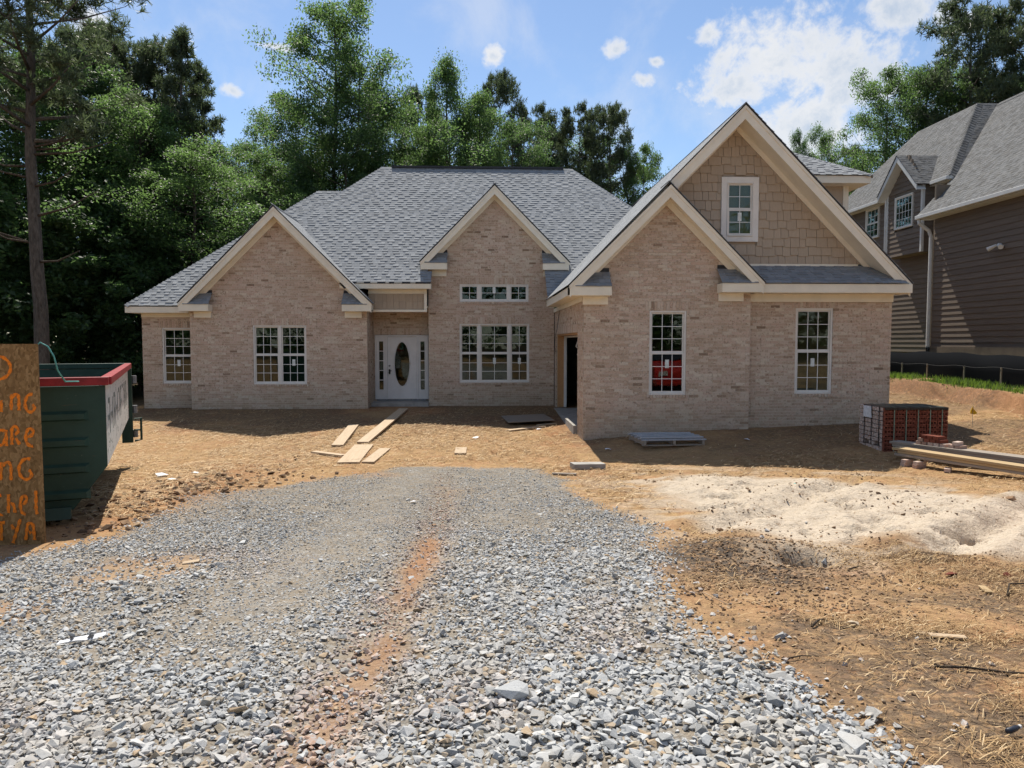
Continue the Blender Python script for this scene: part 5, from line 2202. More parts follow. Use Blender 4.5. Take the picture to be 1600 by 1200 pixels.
m.box(px1 + .21, px1 + NXb * PL - .03, py1 + .065, py1 + NYb * (PT + .004) - .03, pz0, pz0 + (NZb - 1) * PH)
m.build('inner_bricks', M['clay_red'], pk)
for i in range(5):
    x = px1 + .19 + i * .235
    m = MB()
    m.box(x - .008, x + .008, py1 - .012, py1 - .006, pz0, pz0 + NZb * PH + .012)
    m.box(x - .008, x + .008, py1 - .012, py1 + NYb * (PT + .004), pz0 + NZb * PH + .0125, pz0 + NZb * PH + .017)
    m.build('strap', M['strap'], pk)
for j in range(3):
    y = py1 + .16 + j * .27
    m = MB()
    m.box(px1 - .022, px1 - .016, y - .01, y + .01, pz0 + .1, pz0 + NZb * PH + .01)
    m.build('strap', M['black_strap'], pk)
cv = MB()
for i in range(5):
    x0_, x1_ = px1 + .0 + i * .25, px1 + .24 + i * .25
    cv.prism([(x0_, py1 - .02, pz0 + NZb * PH + .006), (x1_, py1 - .02, pz0 + NZb * PH + .006), (x1_, py1 - .02, pz0 + NZb * PH - .045), ((x0_ + x1_) / 2, py1 - .02, pz0 + NZb * PH - .03), (x0_, py1 - .02, pz0 + NZb * PH - .045)], (0, .012, 0))
cv.box(px1 + .02, px1 + 1.25, py1 - .007, py1 + .85, pz0 + NZb * PH + .004, pz0 + NZb * PH + .008)
cv.build('cover_sheet', M['plastic_black'], pk)
m = MB()
m.hexa([(px1 - .03, py1 + .42, pz0 + .62), (px1 - .03, py1 + .72, pz0 + .62), (px1 - .02, py1 + .72, pz0 + .62), (px1 - .02, py1 + .42, pz0 + .62),
        (px1 - .024, py1 + .46, pz0 + .84), (px1 - .024, py1 + .74, pz0 + .84), (px1 - .014, py1 + .74, pz0 + .84), (px1 - .014, py1 + .46, pz0 + .84)])
m.build('paper_label', M['paper'], pk)

# ------------------------------------------------------------------ boards, planks and loose pieces
BOARD_MESH = {}


def board(name, p, q, width, thick, mat, label, cat='board', group=None, lift=.0, z=None, zb=None):
    """a plank lying from p to q on the ground (or at height z at p and zb at q)"""
    p, q = Vector((*p, 0)), Vector((*q, 0))
    p.z = (gz(p.x, p.y) + thick * .5 + .008 + lift) if z is None else z
    q.z = (gz(q.x, q.y) + thick * .5 + .008 + lift) if zb is None and z is None else (z if zb is None else zb)
    d = q - p
    L = d.length
    m = MB()
    m.box(-width / 2, width / 2, -L / 2, L / 2, -thick / 2, thick / 2)
    o = m.build(name, M[mat], None, bevel=min(.004, thick * .2))
    o.location = (p + q) / 2
    o.rotation_euler = d.to_track_quat('Y', 'Z').to_euler()
    return tag(o, label, cat, group)


GB = 'loose pine boards on the straw'
board('board', (-2.30, 21.9), (-2.72, 16.9), .27, .045, 'pine_board', 'long pale plank leading from the straw up to the front door', group=GB)
board('board', (-3.38, 19.6), (-3.20, 16.4), .26, .045, 'pine_board', 'short pine plank lying left of the long door plank', group=GB)
board('board', (-2.64, 16.6), (-2.52, 13.95), .42, .03, 'pine_board', 'wide pale sheet of board at the near end of the door plank', group=GB)
board('board', (-2.08, 15.9), (-2.16, 14.0), .24, .03, 'pine_board', 'narrow pine offcut right of the wide pale sheet', group=GB)
board('board', (-3.50, 15.45), (-2.80, 15.0), .16, .04, 'pine_board', 'small angled pine offcut left of the wide pale sheet', group=GB)
board('board', (-.43, 15.62), (-.43, 14.95), .24, .03, 'pine_board', 'single square pine offcut alone on the straw', group=GB)
board('plywood_sheet', (.63, 19.9), (1.85, 20.0), 1.7, .02, 'ply', 'weathered plywood sheet on the ground before the garage opening', 'plywood', lift=.05)
board('board', (.68, 18.3), (1.62, 18.75), .16, .03, 'pine_board', 'pale scrap board in front of the plywood sheet', group=GB)
board('board', (1.45, 18.95), (1.95, 19.15), .12, .03, 'pine_board', 'short scrap of board right of the plywood sheet', group=GB)
board('foam_block', (1.62, 13.0), (2.2, 13.12), .26, .10, 'concrete', 'pale grey block lying at the far edge of the gravel', 'block')
board('board', (1.2, 12.35), (1.6, 12.25), .07, .03, 'grey_board', 'dark weathered stick near the pale grey block', group=GB)

# planks stacked on blocks at the right
GP = 'long planks stacked by the brick pack'
pz = -.14


def along(x0, y0, x1, y1, w, zc, mat, label):
    return board('plank', (x0 + .32, y0), (x1 + .32, y1), w, .042, mat, label, 'plank', GP, z=zc, zb=zc + .03)


along(7.35, 13.10, 8.75, 9.9, .30, pz + .02, 'grey_board', 'bottom plank of the rear lumber stack')
along(7.33, 13.16, 8.77, 9.85, .29, pz + .065, 'grey_board', 'middle grey plank of the rear lumber stack')
along(7.30, 13.20, 8.78, 9.8, .28, pz + .110, 'grey_board', 'top grey plank of the rear lumber stack carrying loose bricks')
along(7.02, 12.55, 8.22, 9.2, .26, pz - .01, 'grey_board', 'bottom plank of the front lumber stack')
along(7.05, 12.50, 8.20, 9.2, .25, pz + .035, 'yellow_board', 'middle yellowish plank of the front lumber stack')
along(7.0, 12.60, 8.18, 9.15, .24, pz + .080, 'yellow_board', 'top yellow plank of the front lumber stack')


def loose_brick(x, y, z, rz, label, group, mat='pale_brick', tilt=0.0):
    o = bpy.data.objects.new('brick', LB[mat])
    COL.objects.link(o)
    o.location = (x, y, z)
    o.rotation_euler = (tilt, 0, rz)
    return tag(o, label, 'brick', group)


LB = {}
for k_ in ('pale_brick', 'clay_red'):
    m = MB()
    m.box(-.1, .1, -.046, .046, -.0285, .0285)
    LB[k_] = m.mesh('brick', M[k_])
GBk = 'loose bricks on the planks'
tz = pz + .135 + .03
ax = lambda t: (7.62 + 1.48 * t, 13.20 - 3.4 * t)
rot = math.pi / 2 + .1
spots = []
for i in range(5):
    x, y = ax(.145 + i * .030)
    spots.append((x, y, tz, 'brick in the lower course of the loose brick pile, %s' % ('far end', 'second from the far end', 'middle', 'second from the near end', 'near end')[i]))
for i in range(4):
    x, y = ax(.155 + i * .030)
    spots.append((x, y, tz + .058, 'brick in the upper course of the loose brick pile, %s' % ('far end', 'second from the far end', 'second from the near end', 'near end')[i]))
for i in range(3):
    x, y = ax(.17 + i * .030)
    spots.append((x, y, tz + .116, 'brick on the very top of the loose brick pile, %s' % ('far end', 'middle', 'near end')[i]))
for i, (x, y, z, lb) in enumerate(spots):
    loose_brick(x, y, z, .42 + prs.uniform(-.05, .05), lb, GBk, 'clay_red' if i > 5 else 'pale_brick')
for t, dz, lb in ((.30, .0, 'pale brick beside the loose pile, nearer the road'), (.33, .0, 'last pale brick along the top grey plank'), (.315, .058, 'pale brick lying across two others on the grey plank')):
    x, y = ax(t)
    loose_brick(x + .02, y, tz + dz, .42 + .15 * (dz > 0), lb, GBk)
# supports under the planks
GS = 'blocks propping the planks'
for (x, y, rz, lb) in ((6.98, 12.25, .3, 'pale block under the far end of the front planks'), (7.06, 12.02, .2, 'second pale block under the far end of the front planks'),
                       (7.25, 11.55, .9, 'single pale brick lying in front of the lumber stack'), (7.86, 9.95, .2, 'pale block under the near end of the front planks'),
                       (7.55, 12.5, .1, 'block under the far end of the rear planks'), (8.55, 10.1, .1, 'block under the near end of the rear planks')):
    x += .32
    z = gz(x, y)
    top = pz - .035
    nb = max(1, int((top - z) / .058)) if 'single' not in lb else 1
    rt_ = empty('support', (x, y, z), rz)
    tag(rt_, lb, 'block', GS)
    for q in range(nb):
        o = bpy.data.objects.new('brick', LB['pale_brick'])
        COL.objects.link(o)
        o.parent = rt_
        o.location = (.01 * q, 0, .0285 + q * .058)
        o.rotation_euler = (0, 0, .1 * q)

# grey slatted pallet on the shaded ground
pl = tag(empty('pallet', (3.92, 15.35, gz(3.9, 15.3)), .08), 'weathered grey slatted pallet in the shade of the right gable', 'pallet')
for i in range(9):
    m = MB()
    y = -.50 + i * .125
    dz_ = .034 * (i % 2)
    m.box(-.68 + .01 * (i % 2), .68 - .012 * (i % 3), y, y + .085, .105 + dz_, .127 + dz_)
    m.build('slat', M['pallet_grey'], pl)
for x in (-.62, 0, .62):
    m = MB()
    m.box(x - .025, x + .025, -.5, .59, .015, .104)
    m.build('stringer', M['grey_board'], pl)
for y in (-.48, .02, .46):
    m = MB()
    m.box(-.66, .66, y, y + .1, -.005, .014)
    m.build('bottom_slat', M['grey_board'], pl)

# yellow marker flag
fl = tag(empty('marker_flag', (10.71, 15.56, gz(10.71, 15.56))), 'small yellow marker flag on a wire in the pale straw', 'flag')
m = MB()
m.tube([(0, 0, -.05), (.005, 0, .46)], .004, 5)
m.build('wire', M['grey_metal'], fl)
m = MB()
m.prism([(.005, 0, .46), (.04, .03, .40), (.10, -.01, .30), (.05, .02, .27), (.005, 0, .28), (-.07, -.02, .30), (-.05, 0, .36)], (0, .004, 0))
m.build('pennant', M['yellow_flag'], fl)

# ------------------------------------------------------------------ individual rocks and litter
GR = 'larger rocks near the road'


def rock(x, y, s, label, k, squash=.75, rz=0.0, mat='stone', cat='rock', group=GR, name='rock'):
    V, F = SHAPES[k % len(SHAPES)]
    me = np_mesh(name, V, F, M[mat], 3)
    o = link(name, me)
    o.scale = (s, s * .8, s * squash)
    o.location = (x, y, gz(x, y) + s * squash * .33)
    o.rotation_euler = (0, 0, rz)
    return tag(o, label, cat, group)


rock(.14, 3.43, .105, 'large angular grey rock alone in the middle of the gravel', 4, .8)
rock(1.76, 4.2, .055, 'round grey stone perched behind a flat pale stone on the dirt', 7, .9, .5)
rock(1.51, 3.62, .07, 'flat pale stone in front of a round grey stone', 9, .6, .2)
rock(1.52, 2.9, .10, 'biggest flat pale stone at the lower edge of the gravel', 13, .6, 1.2)
rock(3.03, 6.26, .075, 'bluish grey stone beside the dark mound', 2, .8, 2)
rock(2.35, 4.47, .06, 'grey stone alone on the tan dirt in the middle right', 17, .8, 1)
rock(1.38, 3.35, .06, 'tan stone at the bottom edge between gravel and dirt', 21, .85, 2)
rock(1.1, 3.13, .045, 'rusty orange stone among grey gravel', 19, .8, .3)
GC_ = 'red brick fragments on the dirt'
rock(3.72, 5.58, .06, 'dark red brick fragment in the pale dirt, left one of two', 23, .7, .3, 'clay_red', 'brick fragment', GC_, 'brick_fragment')
rock(4.12, 5.52, .055, 'dark red brick fragment in the pale dirt, right one of two', 25, .7, 1, 'clay_red', 'brick fragment', GC_, 'brick_fragment')
board('wood_chip', (2.70, 4.24), (2.90, 4.20), .05, .012, 'pine_board', 'pale curved wood chip on the tan dirt', 'wood chip')
board('wood_chip', (3.70, 5.12), (3.75, 5.28), .05, .012, 'yellow_board', 'small yellow wood chip near the red brick fragments', 'wood chip')
board('wood_chip', (-2.55, 6.3), (-2.42, 6.33), .07, .012, 'pine_board', 'pale wood chip on the left part of the gravel', 'wood chip')


def stick(pts, r, label, mat='bark'):
    m = MB()
    P = [(x, y, gz(x, y) + r + dz) for x, y, dz in pts]
    r *= .62
    m.tube(P, [r * (1 - .45 * i / (len(P) - 1)) for i in range(len(P))], 6)
    return tag(m.build('stick', M[mat], None, smooth=True), label, 'stick', 'twigs and roots on the dirt')


stick([(3.78, 5.05, 0), (3.92, 5.22, .03), (4.15, 5.26, .02), (4.35, 5.24, 0)], .012, 'dark curved twig right of the yellow wood chip')
stick([(4.1, 4.75, 0), (4.4, 4.82, .01), (4.75, 4.8, .01)], .012, 'long dark root at the right edge of the dirt')
stick([(2.4, 3.72, 0), (2.55, 3.68, .01), (2.72, 3.62, .005), (2.82, 3.6, 0)], .013, 'dark root below the middle right grey stone')
stick([(2.06, 4.42, 0), (2.14, 4.52, .01), (2.24, 4.6, .0)], .014, 'short dark stick left of the grey stone')
stick([(1.63, 3.85, 0), (1.75, 3.88, .01), (1.86, 3.9, 0)], .008, 'thin dark twig near the gravel edge')
stick([(3.0, 5.8, 0), (3.1, 5.88, .01), (3.18, 5.92, 0)], .012, 'short brown stick below the sand')
stick([(1.62, 5.25, 0), (1.60, 5.1, .03), (1.64, 4.95, .03), (1.72, 4.86, 0)], .007, 'pale bent strip at the right gravel edge', 'pine_board')
# torn printed wrapper on the gravel
wp = tag(empty('wrapper', (-2.34, 4.33, gz(-2.34, 4.33) + .03), .25), 'torn white printed wrapper lying on the left gravel', 'litter')
m = MB()
m.prism([(-.13, -.025, 0), (-.03, -.03, .012), (.05, -.02, .004), (.12, -.015, .02), (.12, .03, .024), (.05, .03, .008), (-.03, .025, .014), (-.12, .01, .004)], (0, 0, .002))
m.build('paper', M['paper'], wp)
for x in (-.055, .035, .05):
    m = MB()
    m.prism([(x - .008, -.024, .017), (x + .006, -.024, .017), (x + .008, .022, .019), (x - .006, .022, .019)], (0, 0, .0015))
    m.build('stripe', M['plastic_black'], wp)
# small bottle at the right edge
bt_ = tag(empty('bottle', (2.28, 2.98, gz(2.28, 2.98) + .03), .4), 'small dark plastic bottle lying at the lower right edge', 'bottle')
bt_.scale = (.62, .62, .62)
m = MB()
m.tube([(-.07, 0, 0), (-.065, 0, 0), (.03, 0, 0), (.05, 0, 0), (.06, 0, 0)], [.012, .019, .019, .010, .010], 12)
m.build('body', M['bottle_dark'], bt_, smooth=True)
m = MB()
m.tube([(.06, 0, 0), (.08, 0, 0)], .014, 12)
m.build('cap', M['white'], bt_)
# scraps by the dumpster and the drive
for (x, y, s, lb, mt_) in ((-5.3, 12.35, .16, 'crumpled white scrap on the clay beside the dumpster', 'paper'), (-5.0, 12.0, .12, 'white torn scrap nearer the gravel beside the dumpster', 'white'),
                          (-4.9, 12.7, .10, 'small blue grey scrap behind the white scraps by the dumpster', 'pipe_grey'), (1.45, 18.4, .1, 'white scrap of paper by the garage corner', 'paper'),
                          (-.1, 17.2, .14, 'pinkish crumpled wrapper on the straw before the middle window', 'paper'), (-.9, 9.7, .07, 'white paper scrap on the upper gravel', 'paper'),
                          (4.64, 10.6, .05, 'tiny blue scrap at the edge of the sand', 'teal'), (2.62, 15.0, .09, 'white scrap on the shaded ground left of the pallet', 'paper'),
                          (5.6, 15.2, .09, 'pale scrap on the shaded ground right of the pallet', 'paper')):
    m = MB()
    rr_ = random.Random(hash(lb) % 1000)
    rr_ = random.Random(int(abs(x * 100 + y * 10)))
    pts = [(math.cos(a) * s * rr_.uniform(.5, 1), math.sin(a) * s * .7 * rr_.uniform(.5, 1), rr_.uniform(0, s * .3)) for a in np.arange(0, 6.28, .9)]
    c = (0, 0, s * .35)
    for i in range(len(pts)):
        m.poly([pts[i], pts[(i + 1) % len(pts)], c])
    o = m.build('scrap', M[mt_], None)
    o.location = (x, y, gz(x, y) + .01)
    tag(o, lb, 'litter', 'scraps of litter on the ground')


# ------------------------------------------------------------------ trees
def leaf_quads(C, rad, n_per, size, rng, flat=.55, up=.6):
    """leaf quads gathered in clumps of radius rad round the centres C"""
    n = len(C) * n_per
    ctr = np.repeat(C, n_per, 0)
    rr = np.repeat(rad, n_per)
    d = rng.normal(0, 1, (n, 3))
    d /= np.linalg.norm(d, axis=1)[:, None] + 1e-9
    r = rng.uniform(0, 1, n) ** .45
    d[:, 2] *= flat
    P = ctr + d * (r * rr)[:, None]
    s = size * rng.uniform(.6, 1.35, n)
    nn = rng.normal(0, 1, (n, 3))
    nn[:, 2] = np.abs(nn[:, 2]) + up
    nn /= np.linalg.norm(nn, axis=1)[:, None]
    a = np.cross(nn, rng.normal(0, 1, (n, 3)))
    a /= np.linalg.norm(a, axis=1)[:, None] + 1e-9
    b = np.cross(nn, a)
    s = s[:, None]
    V = np.stack([P - a * s * .5, P - b * s * .32 + nn * s * .06, P + a * s * .62, P + b * s * .32 + nn * s * .06], 1)
    return V.reshape(-1, 3), (np.arange(n) * 4)[:, None] + np.array([0, 1, 2, 3])


def needle_tufts(C, rad, n_per, ln, rng):
    """pine tufts: fans of long thin needles round each twig end"""
    T = len(C) * n_per
    ctr = np.repeat(C, n_per, 0)
    rr = np.repeat(rad, n_per)
    d = rng.normal(0, 1, (T, 3))
    d /= np.linalg.norm(d, axis=1)[:, None]
    d[:, 2] *= .62
    P = ctr + d * (rng.uniform(0, 1, T) ** .5 * rr)[:, None]
    k = 15
    P = np.repeat(P, k, 0)
    n = len(P)
    v = rng.normal(0, 1, (n, 3))
    v[:, 2] += .55
    v /= np.linalg.norm(v, axis=1)[:, None]
    L = (ln * rng.uniform(.6, 1.2, n))[:, None]
    w = np.cross(v, rng.normal(0, 1, (n, 3)))
    w /= np.linalg.norm(w, axis=1)[:, None] + 1e-9
    V = np.stack([P - w * .012, P + w * .012, P + v * L + w * .007, P + v * L - w * .007], 1)
    return V.reshape(-1, 3), (np.arange(n) * 4)[:, None] + np.array([0, 1, 2, 3])


def make_tree(seed, kind):
    """returns (trunk mesh, crown mesh) of a tree of unit-ish size: height 10, crown radius as drawn"""
    rs = random.Random(seed)
    rng = np.random.default_rng(seed)
    tr = MB()
    H_ = 10.0
    pts, rad = [], []
    bx_, by_ = 0, 0
    for i in range(11):
        t = i / 10
        bx_ += rs.gauss(0, .04)
        by_ += rs.gauss(0, .04)
        pts.append(Vector((bx_, by_, H_ * .96 * t)))
        rad.append(.135 * (1 - t) ** .8 + .012 + (.07 if i == 0 else 0))
    tr.tube(pts, rad, 9)
    C, Rd = [], []

    def trunk_at(h):
        f = min(9.999, h / (H_ * .96) * 10)
        i = int(f)
        return pts[i].lerp(pts[i + 1], f - i)

    if kind == 'leaf':
        nl, lo_, = 54, .12
        prof = lambda t: (math.sin(math.pi * min(1, (t * .78 + .15))) ** .6) * 2.5 * (1 + .22 * math.sin(seed + t * 8))
    elif kind == 'cone':
        nl, lo_ = 50, .10
        prof = lambda t: (2.5 * (1 - t) ** .6 + .2) * (1 + .2 * math.sin(seed + t * 11))
    elif kind == 'low':
        nl, lo_ = 44, .03
        prof = lambda t: (math.sin(math.pi * min(1, (t * .7 + .28))) ** .6) * 2.6
    elif kind == 'pine':
        nl, lo_ = 42, .36
        prof = lambda t: (math.sin(math.pi * min(1, t * .74 + .2)) ** .7) * 2.1
    else:                                       # young, spire-shaped pine
        nl, lo_ = 38, .2
        prof = lambda t: 1.55 * (1 - t) ** .7 + .12
    for i in range(nl):
        t = (i + rs.uniform(0, .9)) / nl
        h = H_ * (lo_ + (1 - lo_) * t * .97)
        L = prof(t) * rs.uniform(.62, 1.12)
        az = i * 2.39996 + rs.uniform(-.5, .5)
        rise = rs.uniform(.05, .5) if kind in ('leaf', 'low') else (rs.uniform(.0, .35) if kind != 'spire' else rs.uniform(.25, .6))
        p0 = trunk_at(h)
        dr_ = Vector((math.cos(az), math.sin(az), rise))
        mid = p0 + dr_ * L * .5 + Vector((rs.gauss(0, .08), rs.gauss(0, .08), rs.gauss(0, .06)))
        end = p0 + dr_ * L + Vector((0, 0, rs.uniform(-.1, .25) * L * .4))
        r0 = .035 * (1 - t) + .014
        tr.tube([p0, mid, end], [r0, r0 * .65, r0 * .3], 5, cap=False)
        nsub = 4 if L > .9 else 3
        for k in range(nsub):
            f = .38 + .62 * (k + rs.random() * .6) / nsub
            b = p0.lerp(mid, f * 2) if f < .5 else mid.lerp(end, min(1, f * 2 - 1))
            a2 = az + rs.uniform(-1.3, 1.3)
            l2 = L * rs.uniform(.2, .42)
            e2 = b + Vector((math.cos(a2), math.sin(a2), rs.uniform(0, .7))) * l2
            tr.tube([b, e2], [r0 * .4, r0 * .18], 4, cap=False)
            C.append(e2[:])
            Rd.append(rs.uniform(.3, .7))
        C.append(end[:])
        Rd.append(rs.uniform(.3, .58))
    top = trunk_at(H_ * .955)
    for k in range(3):
        C.append((top.x + rs.gauss(0, .12), top.y + rs.gauss(0, .12), top.z + rs.uniform(-.35, .12)))
        Rd.append(.24)
    C, Rd = np.array(C), np.array(Rd)
    if kind in ('leaf', 'cone', 'low'):
        V, F = leaf_quads(C, Rd * 1.22, 185, .082, rng)
        mt = M['leaf_a'] if kind == 'low' else M['leaf_b']
        if kind == 'leaf' and seed % 2:
            mt = M['leaf_a']
    else:
        V, F = needle_tufts(C, Rd * (.95 if kind == 'pine' else .62), 14 if kind == 'pine' else 10, .17, rng)
        mt = M['needle']
    crown = np_mesh('crown', V, F, mt, 4)
    tm = tr.mesh('trunk', M['bark_pine'] if kind in ('pine', 'spire') else M['bark'])
    tm.polygons.foreach_set('use_smooth', [True] * len(tm.polygons))
    return tm, crown


KINDS_ = {}
for kd, seeds in (('leaf', (1, 2, 3, 4)), ('cone', (5, 6)), ('low', (7, 8, 9)), ('pine', (10, 11)), ('spire', (12, 13))):
    KINDS_[kd] = [make_tree(s, kd) for s in seeds]

def spot(px, Y):
    x = Y * math.tan(yaw + math.atan((px - 800.0) / 1150.0))
    return x, Y * math.cos(yaw) + x * math.sin(yaw)

tcount = [0]
trs = random.Random(77)


def tree(px, Y, top, width, kind, label, group=None, v=None, name='tree', base=None):
    """px/top/width: where the tree shows in the photograph at depth Y, turned into a place, a height and a spread"""
    # world numbers from the measured picture position at that depth
    x, dep = spot(px, Y)
    z0 = gz(x, Y) - .1 if base is None else base
    ztop = 1.8 + (535.0 - top) / 1150.0 * dep
    hgt = ztop - z0
    spread = width / 1150.0 * Y
    ref = {'leaf': 4.6, 'cone': 4.2, 'low': 5.4, 'pine': 4.4, 'spire': 3.6}[kind]
    i = tcount[0]
    tcount[0] += 1
    tm, cm = KINDS_[kind][(v if v is not None else i) % len(KINDS_[kind])]
    root = empty(name, (x, Y, z0), trs.uniform(0, 6.28))
    sxy = spread / ref * {'leaf': 1.2, 'cone': 1.15, 'low': 1.0, 'pine': 1.12, 'spire': 1.0}[kind]
    root.scale = (sxy, sxy * trs.uniform(.9, 1.1), hgt / 10.0)
    for nm, me in (('trunk', tm), ('crown', cm)):
        o = bpy.data.objects.new(nm, me)
        COL.objects.link(o)
        o.parent = root
    tag(root, label, 'tree', group)
    return root


GW = 'trees in the wood behind the house'
# front edge of the wood, left of the house
TREES = [
    (-60, 27, 60, 230, 'leaf', 'leafy tree at the far left edge of the wood'),
    (22, 30, 110, 200, 'leaf', 'leafy tree behind the tall pine at far left'),
    (118, 33, 85, 180, 'leaf', 'dense tree just right of the tall pine'),
    (160, 37, 52, 165, 'pine', 'pine top right of the tall pine at upper left'),
    (205, 35, 70, 165, 'pine', 'broad dark pine between the tall pine and the spire pine'),
    (225, 31, 160, 140, 'leaf', 'leafy tree left of the spire shaped pine'),
    (290, 33, 44, 140, 'spire', 'spire shaped pine standing above the left wood'),
    (250, 36, 80, 130, 'pine', 'dark pine just left of the spire shaped pine'),
    (328, 36, 105, 120, 'spire', 'shorter pine just right of the spire shaped pine'),
    (300, 29.5, 240, 160, 'leaf', 'leafy tree behind the left eave of the brick house'),
    (380, 36, 225, 95, 'leaf', 'low leafy tree in the gap between spire pine and tallest tree'),
    (425, 33, 255, 130, 'leaf', 'bright leafy tree above the left gable peak'),
    (470, 41, 165, 120, 'leaf', 'leafy tree just left of the tallest tree'),
    (520, 38, 24, 150, 'leaf', 'tallest tree with bare pinkish trunk above the left roof'),
    (565, 39, 95, 115, 'leaf', 'right hand companion of the tallest tree'),
    (455, 37, 235, 110, 'leaf', 'leafy tree behind the left gable peak'),
    (545, 36, 210, 120, 'leaf', 'low tree behind the left end of the main ridge'),
    (628, 42, 180, 105, 'leaf', 'bright low tree left of the cone shaped tree'),
    (660, 46, 150, 80, 'pine', 'dark pine half hidden by the cone shaped tree'),
    (703, 39, 96, 100, 'cone', 'cone shaped leafy tree above the middle of the ridge'),
    (752, 38, 145, 90, 'cone', 'narrow leafy tree right of the cone shaped tree'),
    (783, 45, 122, 90, 'pine', 'pine rising behind the narrow leafy tree'),
    (838, 46, 178, 90, 'pine', 'hazy pine above the centre gable'),
    (700, 37, 200, 130, 'leaf', 'leafy tree low behind the main ridge'),
    (800, 40, 205, 105, 'leaf', 'leafy tree low behind the right part of the ridge'),
    (856, 48, 200, 70, 'pine', 'small hazy pine left of the paired pines'),
    (903, 47, 176, 85, 'pine', 'left one of the paired open pines right of the ridge'),
    (952, 48, 170, 85, 'pine', 'right one of the paired open pines right of the ridge'),
    (925, 50, 225, 90, 'leaf', 'low tree beneath the paired open pines'),
    (1003, 47, 238, 60, 'leaf', 'small leafy tree at the foot of the big gable slope'),
    (1240, 52, 212, 34, 'leaf', 'small leafy top left of the pair behind the big gable'),
    (1278, 51, 213, 60, 'leaf', 'rounded leafy top right behind the big gable'),
    (1325, 56, 236, 60, 'pine', 'low dark pine between the two houses'),
    (1375, 47, 130, 105, 'leaf', 'leafy tree left of the brown house roof'),
    (1435, 46, 110, 100, 'leaf', 'leafy tree above the bay of the brown house'),
    (1500, 45, 18, 165, 'pine', 'big spreading pine behind the brown house'),
    (1585, 43, 20, 150, 'pine', 'large pine at the upper right corner'),
    (1470, 48, 120, 120, 'leaf', 'leafy tree beneath the big spreading pine'),
    (1560, 47, 130, 140, 'leaf', 'leafy tree low behind the brown house ridge'),
]
for a in TREES:
    tree(*a, GW)
# undergrowth trees that close the foot of the wood
LOWS = [(-110, 24, 330, 260), (-20, 25, 300, 230), (40, 28, 340, 210), (120, 26.5, 330, 230), (185, 28, 300, 200), (235, 29, 340, 190), (150, 33, 250, 230), (60, 35, 240, 260), (270, 34, 260, 200), (-40, 34, 220, 260),
        (350, 31, 330, 190), (410, 35, 300, 170), (480, 40, 270, 170), (580, 41, 250, 170), (670, 42, 240, 150), (760, 43, 240, 150), (850, 45, 250, 130), (930, 52, 275, 130), (1000, 52, 285, 120)]
def undergrowth():
    rng = np.random.default_rng(61)
    C, Rd = [], []
    for px, Y, top, w in LOWS:
        x, dep = spot(px, Y)
        ht = 1.8 + (535.0 - top) / 1150.0 * dep + .2
        rx = w / 1150.0 * Y * .5
        for k in range(75):
            u = rng.uniform(0, 1) ** .8
            r = rx * math.sin(math.pi * min(1, u * .72 + .26)) ** .7 * rng.uniform(.3, 1.05)
            a = rng.uniform(0, 6.28)
            C.append((x + r * math.cos(a), Y + r * math.sin(a) * .8, gz(x, Y) + .2 + u * ht))
            Rd.append(rng.uniform(.35, .85))
    V, F = leaf_quads(np.array(C), np.array(Rd), 120, .17, rng, flat=.6)
    o = link('undergrowth', np_mesh('undergrowth', V, F, M['leaf_a'], 4))
    tag(o, 'leafy undergrowth filling the shaded foot of the wood', 'undergrowth', kind='stuff')


undergrowth()


# the tall pine at far left: bare straight trunk, dead limbs, crown beyond the frame
def tall_pine():
    rs = random.Random(40)
    rng = np.random.default_rng(40)
    x0, y0 = -12.74, 21.8
    z0 = gz(x0, y0) - .1
    root = tag(empty('pine_tree', (x0, y0, z0)), 'tall pine with bare straight trunk at the far left', 'tree')
    tr = MB()
    Ht = 14.8
    pts = [Vector((.05 * math.sin(i * .7), .03 * i % .1, Ht * i / 14)) for i in range(15)]
    rad = [.20 * (1 - i / 14) ** .7 + .02 + (.06 if i == 0 else 0) for i in range(15)]
    tr.tube(pts, rad, 12)
    tr.build('trunk', M['bark_pine'], root, smooth=True)
    C, Rd = [], []
    for i in range(10):
        h = rs.uniform(3.4, 8.6)
        az = rs.choice((0.1, 2.9, 3.4, -.4, .5)) + rs.uniform(-.35, .35)
        L = rs.uniform(1.2, 3.2)
        d = Vector((math.cos(az), math.sin(az) * .6, rs.uniform(.05, .4)))
        p = Vector((0, 0, h))
        m = MB()
        m.tube([p, p + d * L * .5 + Vector((0, 0, -.08)), p + d * L + Vector((0, 0, .1))], [.04, .026, .01], 6)
        m.build('dead_limb', M['bark'], root, smooth=True)
    lm = MB()
    for i in range(34):
        t = i / 34
        h = 7.9 + 6.8 * t
        az = i * 2.4 + rs.uniform(-.3, .3)
        L = (2.9 * (math.sin(math.pi * (.18 + .74 * t))) + .3) * rs.uniform(.6, 1.1)
        d = Vector((math.cos(az), math.sin(az), rs.uniform(.15, .6)))
        p = Vector((0, 0, h))
        e = p + d * L
        lm.tube([p, p + d * L * .55 + Vector((0, 0, -.1)), e], [.05 * (1 - t) + .015, .03 * (1 - t) + .01, .008], 6)
        for k in range(5):
            f = .35 + .65 * k / 4
            b = p + d * L * f
            e2 = b + Vector((rs.gauss(0, .4), rs.gauss(0, .4), rs.uniform(0, .45)))
            lm.tube([b, e2], [.012, .005], 4, cap=False)
            C.append(e2[:])
            Rd.append(rs.uniform(.28, .5))
    lm.build('limbs', M['bark_pine'], root, smooth=True)
    V, F = needle_tufts(np.array(C), np.array(Rd), 12, .26, rng)
    link('crown', np_mesh('crown', V, F, M['needle'], 4), root)


tall_pine()


